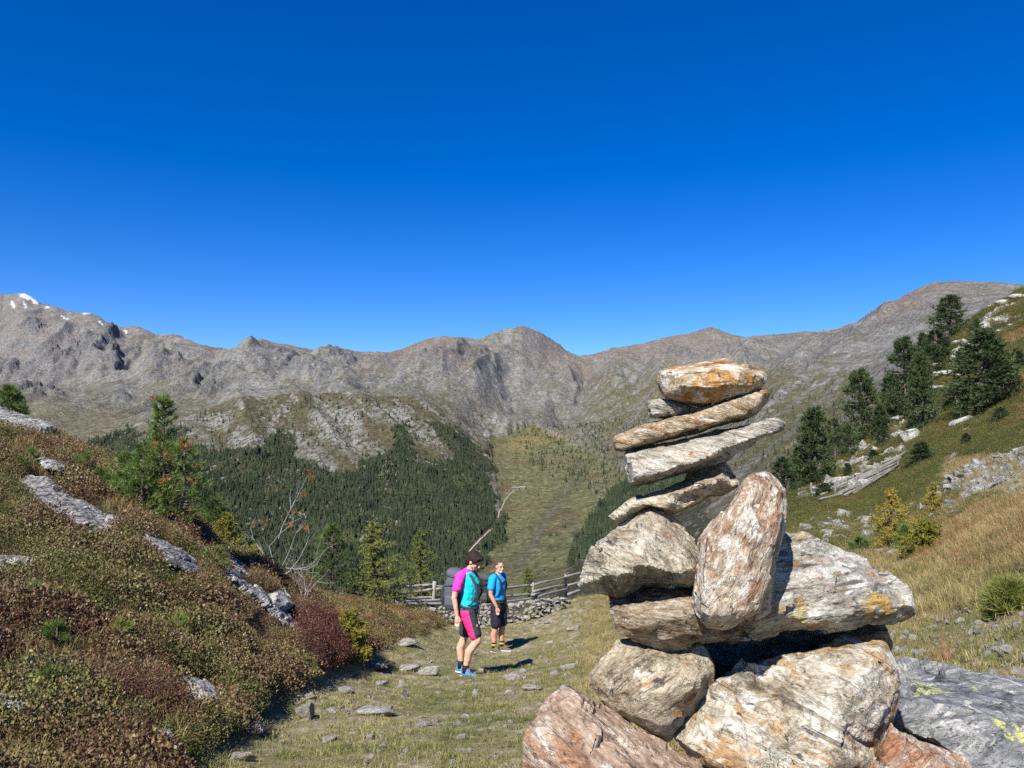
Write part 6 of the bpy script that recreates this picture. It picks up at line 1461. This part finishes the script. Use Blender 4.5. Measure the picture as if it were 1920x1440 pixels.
def woman():
    p = hit(878, 1266, 8, 13); e = empty('person', (p.x, p.y, p.z), math.radians(-16))
    S = .975; e.scale = (S, S, S)
    aR, aL = (-.005, -.095, .095), (-.14, .085, .085)
    kR, kL = (.165, -.105, .50), (-.095, .09, .47); hR, hL = (.02, -.085, .84), (-.015, .085, .84)
    sR, sL = (-.055, -.185, 1.345), (-.015, .180, 1.345); eR, eL = (-.125, -.235, 1.075), (-.06, .235, 1.075); wR, wL = (-.085, -.225, .845), (-.02, .215, .85)
    HC = (.072, 0, 1.535)
    pc = [loft([ring((0, 0, .78), .10, .15), ring((0, 0, .88), .118, .170), ring((0, 0, 1.02), .098, .138), ring((-.01, 0, 1.18), .112, .150), ring((-.02, 0, 1.30), .105, .165), ring((-.02, 0, 1.385), .07, .12)]),
          limb([(-.015, 0, 1.37), (.02, 0, 1.43), (.055, 0, 1.49)], [.062, .052, .052]),
          limb([hR, ((hR[0] + kR[0]) / 2 + .015, -.10, .68), kR], [.088, .080, .058]), limb([kR, ((kR[0] + aR[0]) / 2 - .035, -.10, .34), (aR[0] + .01, -.095, .17), aR], [.056, .060, .042, .038]),
          limb([hL, ((hL[0] + kL[0]) / 2, .09, .66), kL], [.086, .078, .056]), limb([kL, (-.15, .088, .33), (-.14, .085, .16), aL], [.054, .058, .042, .038]),
          limb([sR, ((sR[0] + eR[0]) / 2 - .01, -.22, 1.21), eR], [.052, .046, .038]), limb([eR, ((eR[0] + wR[0]) / 2, -.232, .97), wR], [.038, .034, .025]),
          limb([sL, (-.04, .215, 1.21), eL], [.052, .046, .038]), limb([eL, (-.045, .228, .97), wL], [.038, .034, .025])]
    pc += hand(wR, (.03, .0, -1), (1, .1, 0), 1) + hand(wL, (.1, 0, -1), (1, -.1, 0), -1) + head_pieces(HC, .50, -.12)
    blend('body', pc, .0075, 2, SKIN_W, e)
    # clothes
    sh = blend('shirt', [loft([ring((0, 0, .845), .128, .178), ring((.0, 0, .93), .122, .160), ring((.005, 0, 1.02), .112, .150), ring((.015, 0, 1.16), .135, .162), ring((.012, 0, 1.24), .140, .172), ring((-.01, 0, 1.32), .115, .172), ring((-.015, 0, 1.385), .078, .125), ring((-.01, 0, 1.405), .062, .085)])], .010, 2, CL['teal_fabric'], e, .006)
    for s, sh_, el in ((-1, sR, eR), (1, sL, eL)):
        m_ = [sh_[i] + (el[i] - sh_[i]) * .58 for i in range(3)]
        blend('sleeve', [limb([(sh_[0], sh_[1] * .72, sh_[2] + .02), sh_, [(sh_[i] + m_[i]) / 2 for i in range(3)], m_], [.068, .070, .066, .064], 12)], .010, 1, CL['pink_fabric'], e, .006)
    blend('yoke', [loft([ring((-.045, 0, 1.18), .10, .166), ring((-.045, 0, 1.28), .105, .176), ring((-.035, 0, 1.345), .098, .165), ring((-.02, 0, 1.40), .072, .108), ring((-.005, 0, 1.435), .064, .070)])], .010, 1, CL['pink_fabric'], e, .006)
    short = []
    for (h_, k_) in ((hR, kR), (hL, kL)):
        m_ = [h_[i] + (k_[i] - h_[i]) * .80 for i in range(3)]
        short.append(limb([(h_[0], h_[1], h_[2] + .02), [(h_[i] + m_[i]) / 2 for i in range(3)], m_], [.105, .097, .086], 14))
    short.append(loft([ring((0, 0, .76), .105, .16), ring((0, 0, .84), .128, .182), ring((0, 0, .90), .124, .174), ring((0, 0, .92), .118, .165)]))
    so = blend('shorts', short, .010, 2, CL['charcoal_fabric'], e, .006)
    so.data.materials.append(CL['magenta_panel'])
    for f in so.data.polygons:
        c = f.center; side = abs(c.y) > .105 - .02 * (c.z < .7) and c.x < .075 + (.84 - c.z) * .30
        if side and c.z < .90: f.material_index = 1
    for nm, (a, b_) in (('stripe', (.70, .0)),):
        plain('stripe', tube([(.125, -.155, .70), (.135, -.150, .685), (.150, -.140, .69)], [.006, .008, .004], 6), CL['pale_sole'], so)
    for a, k_ in ((aR, kR), (aL, kL)):
        plain('sock', tube([(a[0], a[1], .06), (a[0], a[1], .11), (a[0] + .004, a[1], .165)], [.047, .047, .049], 12), CL['black_knit'], e)
    shoe((aR[0], aR[1]), -.25, CL['blue_shoe'], CL['pale_sole'], e, CL['sock_red']); shoe((aL[0], aL[1]), -.1, CL['blue_shoe'], CL['pale_sole'], e, CL['sock_red'])
    # hair: short dark bob
    hr = [ellip((HC[0] - .022, 0, HC[2] + .050), (.112, .096, .094)), ellip((HC[0] - .055, 0, HC[2] + .005), (.072, .088, .090)), ellip((HC[0] + .058, 0, HC[2] + .088), (.050, .070, .036)), ellip((HC[0] + .020, -.070, HC[2] + .045), (.055, .024, .045)), ellip((HC[0] + .020, .070, HC[2] + .045), (.055, .024, .045)), ellip((HC[0] - .075, 0, HC[2] - .055), (.034, .060, .040))]
    rng = np.random.default_rng(8)
    ho = blend('hair', [rot_about(rot_about(q, HC, 'Y', .50), HC, 'Z', -.12) for q in hr], .007, 1, CL['brown_hair'], e)
    P = verts_of(ho.data); set_verts(ho.data, P + norms_of(ho.data) * (.007 * pn3(P * np.array([60, 60, 22]), 4))[:, None])
    for s in (-1, 1): plain('eye', rot_about(rot_about(ellip((HC[0] + .083, s * .030, HC[2] + .008), (.008, .013, .006)), HC, 'Y', .50), HC, 'Z', -.12), CL['eye'], e)
    plain('mouth', rot_about(rot_about(ellip((HC[0] + .094, 0, HC[2] - .058), (.006, .022, .005)), HC, 'Y', .50), HC, 'Z', -.12), CL['lip'], e)
    plain('earring', ellip((HC[0] - .01, -.082, HC[2] - .045), (.008, .008, .008)), CL['pale_sole'], e)
    tag(e, 'hiker in pink and teal shirt and pink-panelled shorts looking down', 'person')
    b = backpack('backpack', 'slate grey backpack worn by the hiker in pink and teal', None, CL['slate_pack'], CL['slate_pack'], CL['charcoal_fabric'], 1)
    b.matrix_world = e.matrix_world
    loc = Matrix.Translation(p) @ Matrix.Rotation(math.radians(-16), 4, 'Z') @ Matrix.Diagonal((S, S, S, 1)) @ Matrix.Translation((-.11, 0, .86)) @ Matrix.Rotation(.10, 4, 'Y') @ Matrix.Diagonal((1.0, .94, .98, 1))
    b.location, q, b.scale = loc.decompose(); b.rotation_euler = q.to_euler()
    # straps belong to the pack: they run over the shoulders, and a hip belt
    for s in (-1, 1):
        plain('shoulder_strap', tube([(.0, s * .085, .44), (.06, s * .095, .535), (.125, s * .100, .515), (.215, s * .108, .41), (.245, s * .115, .28), (.18, s * .155, .14), (.02, s * .150, .08)], [.020, .024, .024, .022, .018, .010, .009], 6), CL['charcoal_fabric'] if s < 0 else CL['black_pack'], b)
    plain('hip_belt', tube([(.02, -.14, .10), (.10, -.172, .09), (.20, -.11, .08), (.24, 0, .075), (.20, .11, .08), (.10, .172, .09), (.02, .14, .10)], [.022] * 7, 6), CL['charcoal_fabric'], b)
    plain('chest_strap', tube([(.245, -.105, .36), (.262, 0, .365), (.245, .105, .36)], [.008] * 3, 6), CL['charcoal_fabric'], b)
    plain('hanging_strap', tube([(-.17, -.12, .06), (-.185, -.13, -.05), (-.18, -.13, -.12)], [.006] * 3, 5), CL['black_pack'], b)
    return e
woman()

def man():
    p = hit(934, 1222, 12, 18); YW = math.radians(-24); e = empty('person', (p.x, p.y, p.z), YW); S = .99; e.scale = (S, S, S)
    aR, aL = (-.045, -.085, .09), (.045, .085, .09)
    kR, kL = (-.010, -.095, .49), (.055, .09, .49); hR, hL = (0, -.09, .88), (0, .09, .88)
    sR, sL = (-.03, -.20, 1.42), (0, .20, 1.42); eR, eL = (-.035, -.265, 1.13), (-.02, .26, 1.13); wR, wL = (.075, -.225, .90), (.05, .25, .89)
    HC = (.03, 0, 1.625); YH = -.55
    pc = [loft([ring((0, 0, .82), .105, .15), ring((0, 0, .94), .115, .160), ring((0, 0, 1.08), .108, .150), ring((-.005, 0, 1.24), .120, .170), ring((-.01, 0, 1.37), .115, .190), ring((-.015, 0, 1.46), .075, .13)]),
          limb([(-.015, 0, 1.44), (.005, 0, 1.51), (.018, 0, 1.57)], [.070, .060, .060]),
          limb([hR, (.0, -.10, .70), kR], [.092, .084, .060]), limb([kR, (-.055, -.09, .33), (-.045, -.085, .16), aR], [.058, .062, .042, .038]),
          limb([hL, (.03, .095, .70), kL], [.092, .084, .060]), limb([kL, (.025, .088, .33), (.04, .085, .16), aL], [.058, .062, .042, .038]),
          limb([sR, (-.04, -.245, 1.28), eR], [.060, .054, .044]), limb([eR, (.02, -.25, 1.02), wR], [.044, .040, .029]),
          limb([sL, (-.02, .24, 1.28), eL], [.060, .054, .044]), limb([eL, (.01, .26, 1.01), wL], [.044, .040, .029])]
    pc += hand(wR, (.15, .05, -1), (1, .3, 0), 1) + hand(wL, (.1, 0, -1), (1, -.3, 0), -1) + head_pieces(HC, .05, YH)
    blend('body', pc, .0078, 2, SKIN_M, e)
    blend('shirt', [loft([ring((0, 0, .90), .128, .172), ring((0, 0, 1.00), .126, .166), ring((0, 0, 1.10), .124, .166), ring((.005, 0, 1.24), .136, .184), ring((0, 0, 1.36), .130, .200), ring((-.01, 0, 1.44), .095, .165), ring((-.01, 0, 1.485), .070, .085)]),
                    limb([(sR[0], -.14, 1.44), sR, (-.04, -.248, 1.25)], [.075, .080, .074], 12), limb([(sL[0], .14, 1.44), sL, (-.02, .245, 1.25)], [.075, .080, .074], 12)], .010, 2, CL['azure_fabric'], e)
    blend('shorts', [limb([(0, -.09, .90), (0, -.10, .70), (-.005, -.10, .54)], [.112, .108, .100], 14), limb([(0, .09, .90), (.025, .098, .70), (.045, .095, .54)], [.112, .108, .100], 14), loft([ring((0, 0, .80), .115, .17), ring((0, 0, .90), .130, .180), ring((0, 0, .965), .126, .172)])], .011, 2, CL['navy_fabric'], e, .006)
    plain('belt', tube([(.0, -.18, .965), (.11, -.13, .965), (.14, 0, .965), (.11, .13, .965), (0, .18, .965)], [.016] * 5, 6), CL['black_pack'], e)
    for a in (aR, aL): plain('sock', tube([(a[0], a[1], .10), (a[0], a[1], .17), (a[0], a[1], .20)], [.048, .050, .048], 12), CL['black_knit'], e)
    for a, yw in ((aR, -.15), (aL, .15)):
        b_ = shoe((a[0], a[1]), yw, CL['boot_brown'], CL['pale_sole'], e, CL['boot_yellow'], .12)
        plain('boot_cuff', tube([(a[0] - .002, a[1], .128), (a[0] - .002, a[1], .165)], [.053, .055], 12), CL['boot_yellow'], b_)
    T = lambda q: rot_about(rot_about(q, HC, 'Y', .05), HC, 'Z', YH)
    ho = blend('hair', [T(ellip((HC[0] - .024, 0, HC[2] + .052), (.098, .0825, .079))), T(ellip((HC[0] - .050, 0, HC[2] + .010), (.056, .0785, .070)))], .007, 1, CL['grey_hair'], e)
    P = verts_of(ho.data); set_verts(ho.data, P + norms_of(ho.data) * (-.002 + .007 * pn3(P * np.array([55, 55, 55]), 6))[:, None])
    blend('beard', [T(ellip((HC[0] + .052, 0, HC[2] - .085), (.040, .046, .034))), T(ellip((HC[0] + .084, 0, HC[2] - .046), (.016, .034, .010))), T(ellip((HC[0] + .030, -.052, HC[2] - .060), (.034, .014, .034))), T(ellip((HC[0] + .030, .052, HC[2] - .060), (.034, .014, .034)))], .006, 1, CL['white_beard'], e)
    for s in (-1, 1):
        plain('eye', T(ellip((HC[0] + .084, s * .030, HC[2] + .010), (.007, .012, .006))), CL['eye'], e); plain('eyebrow', T(ellip((HC[0] + .090, s * .032, HC[2] + .032), (.007, .020, .005))), CL['grey_hair'], e)
    plain('mouth', T(ellip((HC[0] + .097, 0, HC[2] - .062), (.006, .022, .006))), CL['pale_sole'], e)
    tag(e, 'hiker in bright blue shirt and dark shorts smiling toward the camera', 'person')
    b = backpack('backpack', 'black and grey backpack worn by the hiker in the blue shirt', None, CL['black_pack'], CL['grey_pack'], CL['black_pack'], 1)
    loc = Matrix.Translation(p) @ Matrix.Rotation(YW, 4, 'Z') @ Matrix.Diagonal((S, S, S, 1)) @ Matrix.Translation((-.115, 0, .92)) @ Matrix.Rotation(-.04, 4, 'Y')
    b.location, q, b.scale = loc.decompose(); b.rotation_euler = q.to_euler()
    for s in (-1, 1):
        plain('shoulder_strap', tube([(.0, s * .095, .46), (.06, s * .105, .585), (.14, s * .110, .56), (.225, s * .115, .46), (.252, s * .125, .32), (.19, s * .165, .17), (.02, s * .155, .10)], [.020, .025, .025, .022, .018, .010, .009], 6), CL['black_pack'], b)
    plain('hip_belt', tube([(.02, -.15, .09), (.10, -.182, .08), (.20, -.12, .07), (.25, 0, .065), (.20, .12, .07), (.10, .182, .08), (.02, .15, .09)], [.024] * 7, 6), CL['black_pack'], b)
    plain('chest_strap', tube([(.252, -.115, .41), (.262, 0, .415), (.252, .115, .41)], [.008] * 3, 6), CL['black_pack'], b)
man()
